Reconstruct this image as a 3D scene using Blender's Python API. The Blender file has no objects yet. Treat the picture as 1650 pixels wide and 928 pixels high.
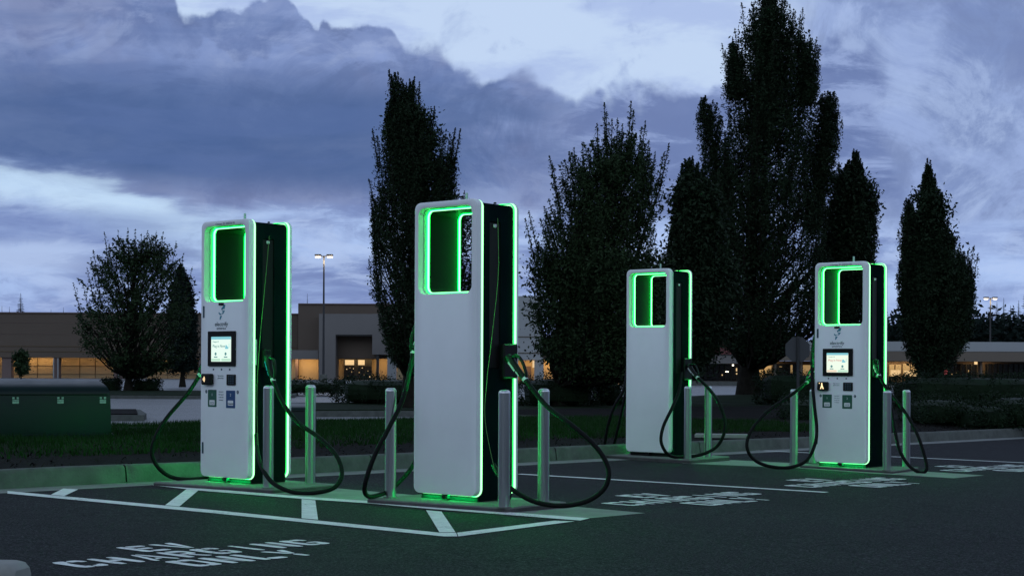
import bpy, math, random
import numpy as np
from mathutils import Vector, Matrix, noise as mn
random.seed(7)
sc = bpy.context.scene
COL = sc.collection
F, HZ, ROLL, CAMH = 2531.3, 591.45, 0.004772, 1.06
PI = math.pi

# ------------------------------------------------------------------ terrain and survey helpers
def clamp(v, a, b): return max(a, min(b, v))
def gz(x, y):
    return (-.007*clamp(x+1.45, -13, 13) - .007*clamp(y-13.1, -14, 17) - .003*clamp(y-30.1, 0, 170))
def ray(px, py):
    u, v = px-825, py-HZ
    c, s = math.cos(ROLL), math.sin(ROLL)
    return (c*u+s*v)/F, -(-s*u+c*v)/F          # X/Y , Z/Y
def G(px, py, h=0.0):
    """where the sight line of a surveyed point meets the ground raised by h"""
    a, b = ray(px, py)
    lo, hi = 1.0, 900.0
    for _ in range(60):
        m = (lo+hi)/2
        if CAMH+b*m > gz(a*m, m)+h: lo = m
        else: hi = m
    return Vector((a*lo, lo, gz(a*lo, lo)+h))
def at(px, py, Y):
    a, b = ray(px, py)
    return Vector((a*Y, Y, CAMH+b*Y))

# ------------------------------------------------------------------ materials
MATS = {}
def mat(name, base, rough=.6, metal=0., var=.0, vscale=4., bump=0., bscale=60., emit=None, estr=0., spec=.5, rvar=0., col2=None, coat=0.):
    if name in MATS: return MATS[name]
    m = bpy.data.materials.new(name); m.use_nodes = True
    nt = m.node_tree; N = nt.nodes; L = nt.links
    b = N['Principled BSDF']
    b.inputs['Base Color'].default_value = (*base, 1)
    b.inputs['Roughness'].default_value = rough
    b.inputs['Metallic'].default_value = metal
    b.inputs['Specular IOR Level'].default_value = spec
    b.inputs['Coat Weight'].default_value = coat
    tc = N.new('ShaderNodeTexCoord')
    if var > 0 or col2:
        n = N.new('ShaderNodeTexNoise'); n.inputs['Scale'].default_value = vscale
        n.inputs['Detail'].default_value = 8; n.inputs['Roughness'].default_value = .65
        L.new(tc.outputs['Object'], n.inputs['Vector'])
        r = N.new('ShaderNodeMapRange'); r.inputs[1].default_value = .3; r.inputs[2].default_value = .7
        L.new(n.outputs['Fac'], r.inputs[0])
        mx = N.new('ShaderNodeMix'); mx.data_type = 'RGBA'
        c2 = col2 or tuple(c*(1-var) for c in base)
        c1 = base if col2 else tuple(min(1, c*(1+var)) for c in base)
        mx.inputs[6].default_value = (*c2, 1); mx.inputs[7].default_value = (*c1, 1)
        L.new(r.outputs[0], mx.inputs[0]); L.new(mx.outputs[2], b.inputs['Base Color'])
        if rvar:
            r2 = N.new('ShaderNodeMapRange'); r2.inputs[3].default_value = rough-rvar; r2.inputs[4].default_value = rough+rvar
            r2.inputs[1].default_value = .3; r2.inputs[2].default_value = .7
            L.new(n.outputs['Fac'], r2.inputs[0]); L.new(r2.outputs[0], b.inputs['Roughness'])
    if bump > 0:
        n2 = N.new('ShaderNodeTexNoise'); n2.inputs['Scale'].default_value = bscale; n2.inputs['Detail'].default_value = 4
        L.new(tc.outputs['Object'], n2.inputs['Vector'])
        bp = N.new('ShaderNodeBump'); bp.inputs['Strength'].default_value = bump; bp.inputs['Distance'].default_value = .02
        L.new(n2.outputs['Fac'], bp.inputs['Height']); L.new(bp.outputs[0], b.inputs['Normal'])
    if emit:
        b.inputs['Emission Color'].default_value = (*emit, 1); b.inputs['Emission Strength'].default_value = estr
    MATS[name] = m
    return m

def asphalt(name, dark, light, rough, speck=.5, cracks=0.0):
    m = bpy.data.materials.new(name); m.use_nodes = True
    nt = m.node_tree; N = nt.nodes; L = nt.links; b = N['Principled BSDF']
    tc = N.new('ShaderNodeTexCoord')
    def noise(scale, det=6, r=.6):
        n = N.new('ShaderNodeTexNoise'); n.inputs['Scale'].default_value = scale; n.inputs['Detail'].default_value = det
        n.inputs['Roughness'].default_value = r; L.new(tc.outputs['Object'], n.inputs['Vector']); return n
    big, mid, fine = noise(.5), noise(9, 8, .75), noise(58, 4, .9)
    add = N.new('ShaderNodeMath'); add.operation = 'ADD'; L.new(big.outputs['Fac'], add.inputs[0]); L.new(mid.outputs['Fac'], add.inputs[1])
    mr = N.new('ShaderNodeMapRange'); mr.inputs[1].default_value = .75; mr.inputs[2].default_value = 1.25; L.new(add.outputs[0], mr.inputs[0])
    mx = N.new('ShaderNodeMix'); mx.data_type = 'RGBA'; mx.inputs[6].default_value = (*dark, 1); mx.inputs[7].default_value = (*light, 1)
    L.new(mr.outputs[0], mx.inputs[0])
    sp = N.new('ShaderNodeMapRange'); sp.inputs[1].default_value = .52; sp.inputs[2].default_value = .64; sp.inputs[3].default_value = 0; sp.inputs[4].default_value = speck
    L.new(fine.outputs['Fac'], sp.inputs[0])
    mx2 = N.new('ShaderNodeMix'); mx2.data_type = 'RGBA'; mx2.inputs[7].default_value = (light[0]*8, light[1]*8, light[2]*7.6, 1)
    L.new(sp.outputs[0], mx2.inputs[0]); L.new(mx.outputs[2], mx2.inputs[6]); L.new(mx2.outputs[2], b.inputs['Base Color'])
    rr = N.new('ShaderNodeMapRange'); rr.inputs[1].default_value = .35; rr.inputs[2].default_value = .65
    rr.inputs[3].default_value = rough-.1; rr.inputs[4].default_value = rough+.12
    L.new(mid.outputs['Fac'], rr.inputs[0]); L.new(rr.outputs[0], b.inputs['Roughness'])
    bp = N.new('ShaderNodeBump'); bp.inputs['Strength'].default_value = .55; bp.inputs['Distance'].default_value = .012
    L.new(fine.outputs['Fac'], bp.inputs['Height']); L.new(bp.outputs[0], b.inputs['Normal'])
    b.inputs['Specular IOR Level'].default_value = .1 if 'new' in name else .45
    return m

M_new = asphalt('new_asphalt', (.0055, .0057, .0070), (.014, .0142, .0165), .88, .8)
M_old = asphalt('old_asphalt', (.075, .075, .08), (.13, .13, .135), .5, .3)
def worn_paint():
    m = mat('road_paint', (.72, .74, .72), .7, var=.16, vscale=9, bump=.4, bscale=90)
    nt = m.node_tree; N = nt.nodes; L = nt.links; b = N['Principled BSDF']
    src = b.inputs['Base Color'].links[0].from_socket
    tc = [n for n in N if n.type == 'TEX_COORD'][0]
    n1 = N.new('ShaderNodeTexNoise'); n1.inputs['Scale'].default_value = 55; n1.inputs['Detail'].default_value = 6; n1.inputs['Roughness'].default_value = .75
    n2 = N.new('ShaderNodeTexNoise'); n2.inputs['Scale'].default_value = 2.2; n2.inputs['Detail'].default_value = 3
    L.new(tc.outputs['Object'], n1.inputs['Vector']); L.new(tc.outputs['Object'], n2.inputs['Vector'])
    ad = N.new('ShaderNodeMath'); ad.operation = 'MULTIPLY_ADD'; ad.inputs[1].default_value = .45; L.new(n2.outputs['Fac'], ad.inputs[0]); L.new(n1.outputs['Fac'], ad.inputs[2])
    r = N.new('ShaderNodeMapRange'); r.inputs[1].default_value = .80; r.inputs[2].default_value = .92; r.inputs[4].default_value = .8; L.new(ad.outputs[0], r.inputs[0])
    mx = N.new('ShaderNodeMix'); mx.data_type = 'RGBA'; mx.inputs[7].default_value = (.06, .06, .062, 1)
    L.new(r.outputs[0], mx.inputs[0]); L.new(src, mx.inputs[6]); L.new(mx.outputs[2], b.inputs['Base Color'])
    return m
M_paint = worn_paint()
M_conc = mat('concrete', (.10, .105, .098), .85, var=.25, vscale=5, bump=.35, bscale=45, spec=.08)
M_pad = mat('pad_concrete', (.115, .12, .112), .8, var=.18, vscale=6, bump=.25, bscale=60)
M_padside = mat('pad_side_concrete', (.055, .05, .052), .9, var=.35, vscale=7, bump=.3, bscale=50)  # darker concrete for the upright faces of the pads
M_gut = mat('gutter_concrete', (.18, .185, .175), .8, var=.2, vscale=4, bump=.3, bscale=60)
M_white = mat('white_panel_coating', (.77, .79, .81), .38, var=.035, vscale=3, rvar=.06)
M_lining = mat('white_lining', (.38, .44, .46), .45, var=.03, vscale=8)
M_body = mat('dark_cabinet_coating', (.003, .0095, .0105), .75, var=.2, vscale=4, spec=.0)
M_tunnel = mat('dark_tunnel_coating', (.002, .006, .0035), .6, var=.15, vscale=6, spec=.1)
M_black = mat('black_plastic', (.004, .004, .0045), .5, var=.2, vscale=20, spec=.2)
M_rubber = mat('black_rubber', (.004, .0042, .0045), .6, var=.2, vscale=30, spec=.12)
M_led = mat('green_light_core', (0, 0, 0), .5, emit=(.42, 1.25, .55), estr=1.8)
M_halo2 = mat('green_window_fringe', (0, 0, 0), .5, emit=(.0, 1., .075), estr=24.)  # added emissive fringe imitating glow around the window strips
M_under = mat('green_pad_fill', (0, 0, 0), .5, emit=(.0, 1., .2), estr=6.)  # hidden emitter added to throw more green on the pads
M_halo = mat('green_glow_fringe', (0, 0, 0), .5, emit=(.0, 1., .09), estr=3.)  # added emissive fringe imitating glow beside the edge strips
M_off = mat('unlit_light_strip', (.35, .5, .45), .3)
M_steel = mat('brushed_steel', (.50, .52, .54), .28, metal=1.)
M_cap = mat('cast_cap', (.6, .61, .63), .35, metal=1.)
M_screen = mat('screen_glass_lit', (.1, .1, .1), .2, emit=(.80, .98, .86), estr=1.0)
M_scr_w = mat('screen_warm_lit', (.1, .1, .1), .2, emit=(.86, .97, .80), estr=1.0)
M_scr_top = mat('screen_banner', (.1, .1, .1), .2, emit=(.25, .68, .78), estr=.8)
M_scr_ink = mat('screen_ink', (.1, .1, .1), .2, emit=(.10, .30, .30), estr=.8)
M_scr_red = mat('screen_red_ink', (.1, .1, .1), .2, emit=(.75, .22, .2), estr=.8)
M_scr_pale = mat('screen_button', (.1, .1, .1), .2, emit=(.55, .85, .65), estr=.9)
M_scr_tan = mat('screen_tan_button', (.1, .1, .1), .2, emit=(.95, .75, .55), estr=.9)
M_ink = mat('dark_print', (.02, .05, .075), .5)
M_grey_ink = mat('grey_print', (.22, .25, .28), .5)
M_teal = mat('teal_print', (.03, .22, .30), .5)
M_stick_g = mat('green_sticker', (.012, .09, .055), .45)
M_stick_b = mat('blue_sticker', (.012, .06, .17), .45)
M_stick_w = mat('white_sticker', (.7, .72, .72), .5)
M_warm = mat('reader_symbol_lit', (.1, .1, .1), .3, emit=(1., .72, .38), estr=1.6)
M_cord = mat('yellow_green_cord', (.10, .22, .06), .5)
M_plug_b = mat('blue_plug_label', (.02, .10, .32), .4)
M_collar = mat('pale_collar', (.6, .65, .65), .4)
M_xfmr = mat('green_box_paint', (.0012, .0085, .0085), .38, var=.2, vscale=3, rvar=.06, spec=.2, bump=.08, bscale=8)
M_label = mat('warning_sticker', (.22, .36, .28), .6, var=.4, vscale=40)
M_bark = mat('bark', (.016, .014, .011), .95, var=.4, vscale=6, bump=.9, bscale=12, spec=.08)
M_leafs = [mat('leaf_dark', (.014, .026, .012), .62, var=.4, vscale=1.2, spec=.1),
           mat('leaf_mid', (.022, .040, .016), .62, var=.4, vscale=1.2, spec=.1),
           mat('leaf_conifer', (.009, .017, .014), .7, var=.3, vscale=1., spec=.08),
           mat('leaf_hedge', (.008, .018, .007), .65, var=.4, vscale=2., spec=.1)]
M_grass = mat('grass_blade', (.009, .034, .006), .6, var=.4, vscale=.8, spec=.06)
M_soil = mat('lawn_soil', (.007, .016, .005), .95, var=.4, vscale=2.5, bump=.8, bscale=14, spec=.08)
M_mulch = mat('bark_mulch', (.0055, .005, .0042), .95, var=.5, vscale=9, bump=1., bscale=30, spec=.08)
M_chip = mat('mulch_chip', (.016, .013, .011), .9, var=.6, vscale=5, spec=.08)
M_tan = mat('tan_stucco', (.16, .127, .10), .9, var=.08, vscale=.15, bump=.1, bscale=3)
M_tan_d = mat('dark_tan_stucco', (.115, .085, .066), .9, var=.08, vscale=.15, bump=.1, bscale=3)
M_grey_st = mat('grey_stucco', (.18, .165, .16), .9, var=.07, vscale=.15)
M_pale_st = mat('pale_stucco', (.33, .34, .35), .9, var=.06, vscale=.15)
M_red_st = mat('red_fascia', (.17, .055, .055), .85, var=.12, vscale=.3)
M_ochre = mat('ochre_block_wall', (.42, .31, .18), .9, var=.1, vscale=.25)
M_joint = mat('wall_joint', (.12, .08, .04), .9)
M_col = mat('brown_column', (.16, .11, .10), .85, var=.1, vscale=.4)
M_dark = mat('dark_glazing', (.012, .013, .015), .15)
M_frame = mat('dark_window_frame', (.02, .02, .02), .5)
M_win = mat('lit_window', (.1, .08, .05), .4, emit=(1., .68, .34), estr=.8)
M_win2 = mat('dim_lit_window', (.1, .08, .05), .4, emit=(1., .62, .25), estr=.33)
M_glow = mat('lamp_bulb', (.1, .1, .1), .4, emit=(1., .80, .50), estr=9.)
M_wglow = mat('white_bulb', (.1, .1, .1), .4, emit=(1., .92, .75), estr=3.5)
M_rsign = mat('red_lit_sign', (.1, .02, .02), .4, emit=(.75, .12, .14), estr=.8)
M_pole = mat('dark_pole_paint', (.02, .02, .022), .5, var=.1)
M_signback = mat('sign_back_metal', (.06, .06, .065), .6, metal=.2, var=.1)
M_flat = mat('slab_concrete', (.25, .25, .235), .85, var=.15, vscale=6)

# ------------------------------------------------------------------ object helpers
def link(name, verts, faces, m, parent=None, smooth=False, label=None, cat=None, kind=None, group=None, mats=None, midx=None):
    me = bpy.data.meshes.new(name); me.from_pydata([tuple(v) for v in verts], [], faces)
    for mm in (mats or [m]): me.materials.append(mm)
    if midx: me.polygons.foreach_set('material_index', midx)
    if smooth:
        me.polygons.foreach_set('use_smooth', [True]*len(me.polygons))
        if hasattr(me, 'set_sharp_from_angle'): me.set_sharp_from_angle(angle=math.radians(40))
    me.update()
    o = bpy.data.objects.new(name, me); COL.objects.link(o)
    if parent is not None: o.parent = parent
    tag(o, label, cat, kind, group)
    return o
def tag(o, label=None, cat=None, kind=None, group=None):
    if label: o['label'] = label
    if cat: o['category'] = cat
    if kind: o['kind'] = kind
    if group: o['group'] = group
    return o
def empty(name, loc, rz=0, label=None, cat=None, group=None):
    o = bpy.data.objects.new(name, None); COL.objects.link(o)
    o.location = loc; o.rotation_euler = (0, 0, rz); o.empty_display_size = .1
    return tag(o, label, cat, None, group)

class MB:
    def __init__(s): s.v = []; s.f = []; s.mi = []
    def add(s, V, Fc, mi=0):
        n = len(s.v); s.v += [tuple(p) for p in V]; s.f += [tuple(i+n for i in f) for f in Fc]; s.mi += [mi]*len(Fc); return s
    def box(s, x0, x1, y0, y1, z0, z1, b=0., mi=0):
        if b <= 0:
            V = [(x, y, z) for z in (z0, z1) for y in (y0, y1) for x in (x0, x1)]
            return s.add(V, [(0, 2, 3, 1), (4, 5, 7, 6), (0, 1, 5, 4), (2, 6, 7, 3), (0, 4, 6, 2), (1, 3, 7, 5)], mi)
        # chamfered box
        V = []; idx = {}
        for sx in (0, 1):
            for sy in (0, 1):
                for sz in (0, 1):
                    X, Y, Z = (x0, x1)[sx], (y0, y1)[sy], (z0, z1)[sz]
                    ix, iy, iz = X+(b if sx == 0 else -b), Y+(b if sy == 0 else -b), Z+(b if sz == 0 else -b)
                    for a, p in (('x', (X, iy, iz)), ('y', (ix, Y, iz)), ('z', (ix, iy, Z))):
                        idx[(sx, sy, sz, a)] = len(V); V.append(p)
        Fs = []
        for sx in (0, 1): Fs.append([idx[(sx, *q, 'x')] for q in ((0, 0), (1, 0), (1, 1), (0, 1))])
        for sy in (0, 1): Fs.append([idx[(q[0], sy, q[1], 'y')] for q in ((0, 0), (1, 0), (1, 1), (0, 1))])
        for sz in (0, 1): Fs.append([idx[(q[0], q[1], sz, 'z')] for q in ((0, 0), (1, 0), (1, 1), (0, 1))])
        for p in (0, 1):
            for q in (0, 1):
                Fs.append([idx[(0, p, q, 'y')], idx[(1, p, q, 'y')], idx[(1, p, q, 'z')], idx[(0, p, q, 'z')]])
                Fs.append([idx[(p, 0, q, 'x')], idx[(p, 1, q, 'x')], idx[(p, 1, q, 'z')], idx[(p, 0, q, 'z')]])
                Fs.append([idx[(p, q, 0, 'x')], idx[(p, q, 1, 'x')], idx[(p, q, 1, 'y')], idx[(p, q, 0, 'y')]])
                for r in (0, 1): Fs.append([idx[(p, q, r, a)] for a in 'xyz']) if True else 0
        s.add(V, [tuple(f) for f in Fs], mi)
        return s
    def tube(s, pts, rad, n=10, closed=False, caps=True, mi=0):
        pts = [Vector(p) for p in pts]; m = len(pts)
        rs = rad if isinstance(rad, (list, tuple)) else [rad]*m
        up = None; rings = []
        for i, p in enumerate(pts):
            if closed: t = pts[(i+1) % m]-pts[i-1]
            else: t = pts[min(i+1, m-1)]-pts[max(i-1, 0)]
            if t.length < 1e-9: t = Vector((0, 0, 1))
            t.normalize()
            if up is None:
                up = Vector((0, 0, 1)) if abs(t.z) < .9 else Vector((1, 0, 0))
            a = up-t*up.dot(t)
            if a.length < 1e-6: a = t.orthogonal()
            a.normalize(); up = a; b = t.cross(a)
            rings.append([p+(a*math.cos(k*2*PI/n)+b*math.sin(k*2*PI/n))*rs[i] for k in range(n)])
        V = [q for r in rings for q in r]; Fs = []
        for i in range(m if closed else m-1):
            j = (i+1) % m
            for k in range(n): Fs.append((i*n+k, i*n+(k+1) % n, j*n+(k+1) % n, j*n+k))
        if caps and not closed: Fs += [tuple(range(n))[::-1], tuple((m-1)*n+k for k in range(n))]
        return s.add(V, Fs, mi)
    def lathe(s, prof, c=(0, 0, 0), n=28, mi=0):
        V = []; Fs = []
        for r, z in prof:
            for k in range(n): V.append((c[0]+r*math.cos(2*PI*k/n), c[1]+r*math.sin(2*PI*k/n), c[2]+z))
        for i in range(len(prof)-1):
            for k in range(n): Fs.append((i*n+k, i*n+(k+1) % n, (i+1)*n+(k+1) % n, (i+1)*n+k))
        Fs.append(tuple(range(n))[::-1]); Fs.append(tuple((len(prof)-1)*n+k for k in range(n)))
        return s.add(V, Fs, mi)
    def go(s, name, m, parent=None, smooth=False, mats=None, **k):
        return link(name, s.v, s.f, m, parent, smooth, mats=mats, midx=s.mi if mats else None, **k)

def spline(pts, n=8):
    P = [Vector(p) for p in pts]; out = []
    for i in range(len(P)-1):
        p0, p1, p2, p3 = P[max(i-1, 0)], P[i], P[i+1], P[min(i+2, len(P)-1)]
        for k in range(n):
            t = k/n
            out.append(.5*((2*p1)+(p2-p0)*t+(2*p0-5*p1+4*p2-p3)*t*t+(3*p1-p0-3*p2+p3)*t*t*t))
    out.append(P[-1]); return out

def rrect(x0, x1, z0, z1, r, n=6):
    r = min(r, (x1-x0)/2-1e-4, (z1-z0)/2-1e-4)
    P = []
    for cx, cz, a0 in ((x1-r, z0+r, -90), (x1-r, z1-r, 0), (x0+r, z1-r, 90), (x0+r, z0+r, 180)):
        for k in range(n+1):
            a = math.radians(a0+90*k/n); P.append((cx+r*math.cos(a), cz+r*math.sin(a)))
    return P

def ring_prism(mb, rings, axis='y', close_a=False, close_b=False):
    """rings: list of (outline2d, depth) joined one to the next"""
    V = []; n = len(rings[0][0])
    for P, d in rings:
        for a, b in P: V.append((a, d, b) if axis == 'y' else (d, a, b))
    Fs = []
    for i in range(len(rings)-1):
        for k in range(n): Fs.append((i*n+k, i*n+(k+1) % n, (i+1)*n+(k+1) % n, (i+1)*n+k))
    if close_a: Fs.append(tuple(range(n)))
    if close_b: Fs.append(tuple((len(rings)-1)*n+k for k in range(n)))
    mb.add(V, Fs); return mb

def framed_slab(mb, outer, inner, d0, d1, bev, axis='y', flare=0.006, grow=None):
    """slab with a hole, bevelled front edge; outer/inner are functions of inset"""
    s = 1 if d1 > d0 else -1
    rings = [(inner(0), d1), (inner(0), d0+s*flare*1.2), (inner(-flare*.3), d0+s*flare*.35), (inner(-flare), d0),
             (outer(bev), d0), (outer(bev*.3), d0+s*bev*.3), (outer(0), d0+s*bev), (outer(0), d1), (inner(0), d1)]
    return ring_prism(mb, rings, axis)

def text_part(name, body, size, m, parent, loc, rot=(PI/2, 0, 0), align='CENTER', ext=.0008, shear=0, width=1.0):
    cu = bpy.data.curves.new(name, 'FONT'); cu.body = body; cu.size = size; cu.align_x = align; cu.extrude = ext; cu.shear = shear
    cu.resolution_u = 3
    t = bpy.data.objects.new('tmp', cu); COL.objects.link(t)
    dg = bpy.context.evaluated_depsgraph_get(); dg.update()
    me = bpy.data.meshes.new_from_object(t.evaluated_get(dg)); me.name = name
    bpy.data.objects.remove(t); me.materials.clear(); me.materials.append(m)
    o = bpy.data.objects.new(name, me); COL.objects.link(o); o.parent = parent
    o.location = loc; o.rotation_euler = rot; o.scale = (width, 1, 1)
    return o

# ------------------------------------------------------------------ ground sheets
def densify(poly, step):
    out = []
    for i in range(len(poly)):
        a, b = poly[i], poly[(i+1) % len(poly)]
        n = max(1, int((b-a).length/step))
        for k in range(n): out.append(a+(b-a)*k/n)
    return out
def sheet(name, pts, h, m, **k):
    """flat marking or paving that follows the ground, h above it (pts 2D)"""
    P = [Vector((p[0], p[1])) for p in pts]
    V = [(p.x, p.y, gz(p.x, p.y)+h) for p in P]
    return link(name, V, [tuple(range(len(V)))], m, **k)
def raised(name, pts, h, m, thick=.3, **k):
    P = densify([Vector((p[0], p[1])) for p in pts], 2.0)
    n = len(P)
    V = [(p.x, p.y, gz(p.x, p.y)+h) for p in P]+[(p.x, p.y, gz(p.x, p.y)+h-thick) for p in P]
    Fs = [tuple(range(n))]+[(i, (i+1) % n, n+(i+1) % n, n+i) for i in range(n)]
    return link(name, V, Fs, m, **k)

# big worn ground to the horizon
xs = [-900, -500, -300, -200, -140, -100, -70, -50, -35, -25, -14.45, -8, 0, 6, 11.55, 20, 30, 45, 65, 100, 150, 220, 350, 600, 900]
ys = [-60, -30, -12, -.9, 6, 12, 18, 24, 30.1, 36, 45, 60, 80, 110, 150, 200.1, 260, 350, 500, 900, 1500]
V = [(x, y, gz(x, y)) for y in ys for x in xs]
Fs = [(j*len(xs)+i, j*len(xs)+i+1, (j+1)*len(xs)+i+1, (j+1)*len(xs)+i) for j in range(len(ys)-1) for i in range(len(xs)-1)]
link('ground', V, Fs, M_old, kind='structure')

# kerb line surveyed from its foot
K0, K1 = G(20, 788), G(1650, 704)
KD = Vector((K1.x-K0.x, K1.y-K0.y)).normalized(); KN = Vector((-KD.y, KD.x))      # KN points away from the camera
Kp = lambda s, t: Vector((K0.x, K0.y))+KD*s+KN*t

# new parking lot surface on the camera side of the kerb
V = []; n1 = 100; n2 = 40
for j in range(n2+1):
    for i in range(n1+1):
        p = Kp(-30+i*1.0, -j*1.0); V.append((p.x, p.y, gz(p.x, p.y)+.004))
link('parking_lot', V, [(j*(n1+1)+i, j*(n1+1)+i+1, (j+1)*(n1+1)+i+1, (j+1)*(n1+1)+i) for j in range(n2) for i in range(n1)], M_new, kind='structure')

# kerb and gutter (one long extrusion), with joints
def along(name, prof, s0, s1, m, step=1.0, joints=0., **k):
    """prof: list of (t, h)"""
    ss = [s0]
    while ss[-1] < s1-1e-6:
        ss.append(min(ss[-1]+step, s1))
    V = []; n = len(prof)
    for s in ss:
        for t, h in prof:
            p = Kp(s, t); w = .006*mn.noise(Vector((s*.7, t, 0)))
            V.append((p.x, p.y, gz(p.x, p.y)+h+w*(1 if h > .05 else 0)))
    Fs = [(i*n+j, i*n+j+1, (i+1)*n+j+1, (i+1)*n+j) for i in range(len(ss)-1) for j in range(n-1)]
    return link(name, V, Fs, m, smooth=True, **k)
KPROF = [(-.02, -.05), (0, .012), (.018, .135), (.03, .155), (.05, .163), (.15, .163), (.165, .155), (.17, -.1)]
GPROF = [(-.38, -.02), (-.379, .0055), (-.2, .007), (-.02, .008)]
for k in range(13):
    s0 = -8+k*3.05
    along('kerb', KPROF, s0, s0+3.035, M_conc, .5, kind='structure')
    along('gutter', GPROF, s0, s0+3.04, M_gut, .5, kind='structure')

# planted strip behind the kerb: mulch then lawn
NS0, NS1, NF = -10, 34, 9.0
def strip_h(t): return .12+.10*min(1, max(0, (t-.17)/3.0))*(1 if t < 7 else max(0, (NF+1-t)/3))
def grid_sheet(name, s0, s1, t0, t1, ds, dt, hf, m, **k):
    a = int((s1-s0)/ds); b = max(1, int((t1-t0)/dt)); V = []
    for j in range(b+1):
        for i in range(a+1):
            t = t0+(t1-t0)*j/b; s = s0+(s1-s0)*i/a; p = Kp(s, t)
            V.append((p.x, p.y, gz(p.x, p.y)+hf(s, t)))
    return link(name, V, [(j*(a+1)+i, j*(a+1)+i+1, (j+1)*(a+1)+i+1, (j+1)*(a+1)+i) for j in range(b) for i in range(a)], m, smooth=True, **k)
nz = lambda s, t: .03*mn.noise(Vector((s*.8, t*.8, 3)))
grid_sheet('mulch_bed', NS0, 17.5, .168, 2.4, .4, .2, lambda s, t: strip_h(t)+nz(s, t), M_mulch, kind='structure')
grid_sheet('lawn_strip', NS0, 17.5, 2.4, 8.9, .4, .3, lambda s, t: strip_h(t)+nz(s, t), M_soil, kind='structure')
grid_sheet('planting_bed', 17.5, 40, .168, 12., .5, .5, lambda s, t: strip_h(min(t, 7))+nz(s, t), M_mulch, kind='structure')
# kerb at the far side of the strip
def far_kerb(s0, s1):
    V = []; ss = [s0+i*1.0 for i in range(int(s1-s0)+1)]
    prof = [(8.85, .0), (8.86, .15), (8.9, .16), (9.02, .16), (9.05, .14), (9.06, -.05)]
    for s in ss:
        for t, h in prof: p = Kp(s, t); V.append((p.x, p.y, gz(p.x, p.y)+h))
    n = len(prof)
    link('kerb', V, [(i*n+j, i*n+j+1, (i+1)*n+j+1, (i+1)*n+j) for i in range(len(ss)-1) for j in range(n-1)], M_conc, smooth=True, kind='structure')
far_kerb(-10, 20)

# grass blades and mulch chips
def blades(name, n, s0, s1, t0, t1, hmin, hmax, m, hf, w=.006, keep=None):
    V = []; Fs = []
    for _ in range(n):
        s, t = random.uniform(s0, s1), random.uniform(t0, t1)
        if mn.noise(Vector((s*.5, t*.7, 9)))+random.uniform(-.5, .5) < -.35: continue
        p = Kp(s, t); z = gz(p.x, p.y)+hf(s, t)+nz(s, t)-.005
        if p.y < 1 or abs(p.x/p.y) > .36: continue
        a = random.uniform(0, 2*PI); h = random.uniform(hmin, hmax); ww = w*random.uniform(.7, 1.6)
        lx, ly = random.gauss(0, .35)*h, random.gauss(0, .35)*h
        i = len(V)
        V += [(p.x-ww*math.cos(a), p.y-ww*math.sin(a), z), (p.x+ww*math.cos(a), p.y+ww*math.sin(a), z), (p.x+lx, p.y+ly, z+h)]
        Fs.append((i, i+1, i+2))
    return link(name, V, Fs, m, kind='stuff', label='short green grass growing in the strip behind the kerb', cat='grass')
blades('grass', 130000, NS0, 17.5, 1.5, 8.8, .04, .10, M_grass, lambda s, t: strip_h(t))
def chips(name, n, s0, s1, t0, t1, label):
    V = []; Fs = []
    for _ in range(n):
        s, t = random.uniform(s0, s1), random.uniform(t0, t1)
        p = Kp(s, t); z = gz(p.x, p.y)+strip_h(min(t, 7))+nz(s, t)+.008
        L_, W_ = random.uniform(.008, .028), random.uniform(.004, .010); a = random.uniform(0, 2*PI); tl = random.uniform(-.015, .03)
        dx, dy = math.cos(a), math.sin(a); i = len(V)
        V += [(p.x-dx*L_-dy*W_, p.y-dy*L_+dx*W_, z), (p.x+dx*L_-dy*W_, p.y+dy*L_+dx*W_, z+tl),
              (p.x+dx*L_+dy*W_, p.y+dy*L_-dx*W_, z+tl), (p.x-dx*L_+dy*W_, p.y-dy*L_-dx*W_, z)]
        Fs.append((i, i+1, i+2, i+3))
    link(name, V, Fs, M_chip, kind='stuff', label=label, cat='mulch')
chips('mulch_chips', 9000, -6, 34, .2, 2.7, 'dark bark chips scattered on the bed behind the kerb')

# islands and far paving (surveyed outlines)
def gp(*pts): return [G(*p).xy for p in pts]
def island(name, px, h, m, **k):
    raised(name+'_kerb' if False else 'kerb', px, h, M_conc, .4, kind='structure')
    c = sum((Vector(p) for p in px), Vector((0, 0)))/len(px)
    ins = []
    for p in px:
        d = (Vector(p)-c); ins.append(Vector(p)-d.normalized()*.2)
    raised(name, ins, h+.02, m, .3, kind='structure')
island('median_bed', gp((425, 672), (820, 670), (1070, 667), (1262, 662), (1800, 655), (1900, 636), (1262, 650), (1000, 652), (760, 655), (430, 658)), .14, M_soil)
island('median_bed', gp((-60, 678), (232, 678), (236, 675), (226, 668), (-60, 668)), .12, M_mulch)
island('median_bed', gp((110, 642), (330, 643), (475, 641), (480, 637), (330, 634), (120, 634)), .12, M_soil)
# swelling lawn under the tall tree
def mound(px, py, Y, rx, ry, h, m):
    a, _ = ray(px, py); cx, cy = a*Y, Y; V = []; Fs = []; R, N = 10, 40
    for i in range(R+1):
        f = i/R
        for k in range(N):
            an = 2*PI*k/N; x, y = cx+rx*f*math.cos(an), cy+ry*f*math.sin(an)
            V.append((x, y, gz(x, y)+.16+h*(math.cos(f*PI)+1)/2-(.3 if f > .99 else 0)+.03*mn.noise(Vector((x, y, 1)))))
    for i in range(R):
        for k in range(N): Fs.append((i*N+k, i*N+(k+1) % N, (i+1)*N+(k+1) % N, (i+1)*N+k))
    link('lawn_mound', V, Fs, m, smooth=True, kind='structure')
mound(1200, 645, 56, 4.6, 4.2, .22, M_soil)

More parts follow.
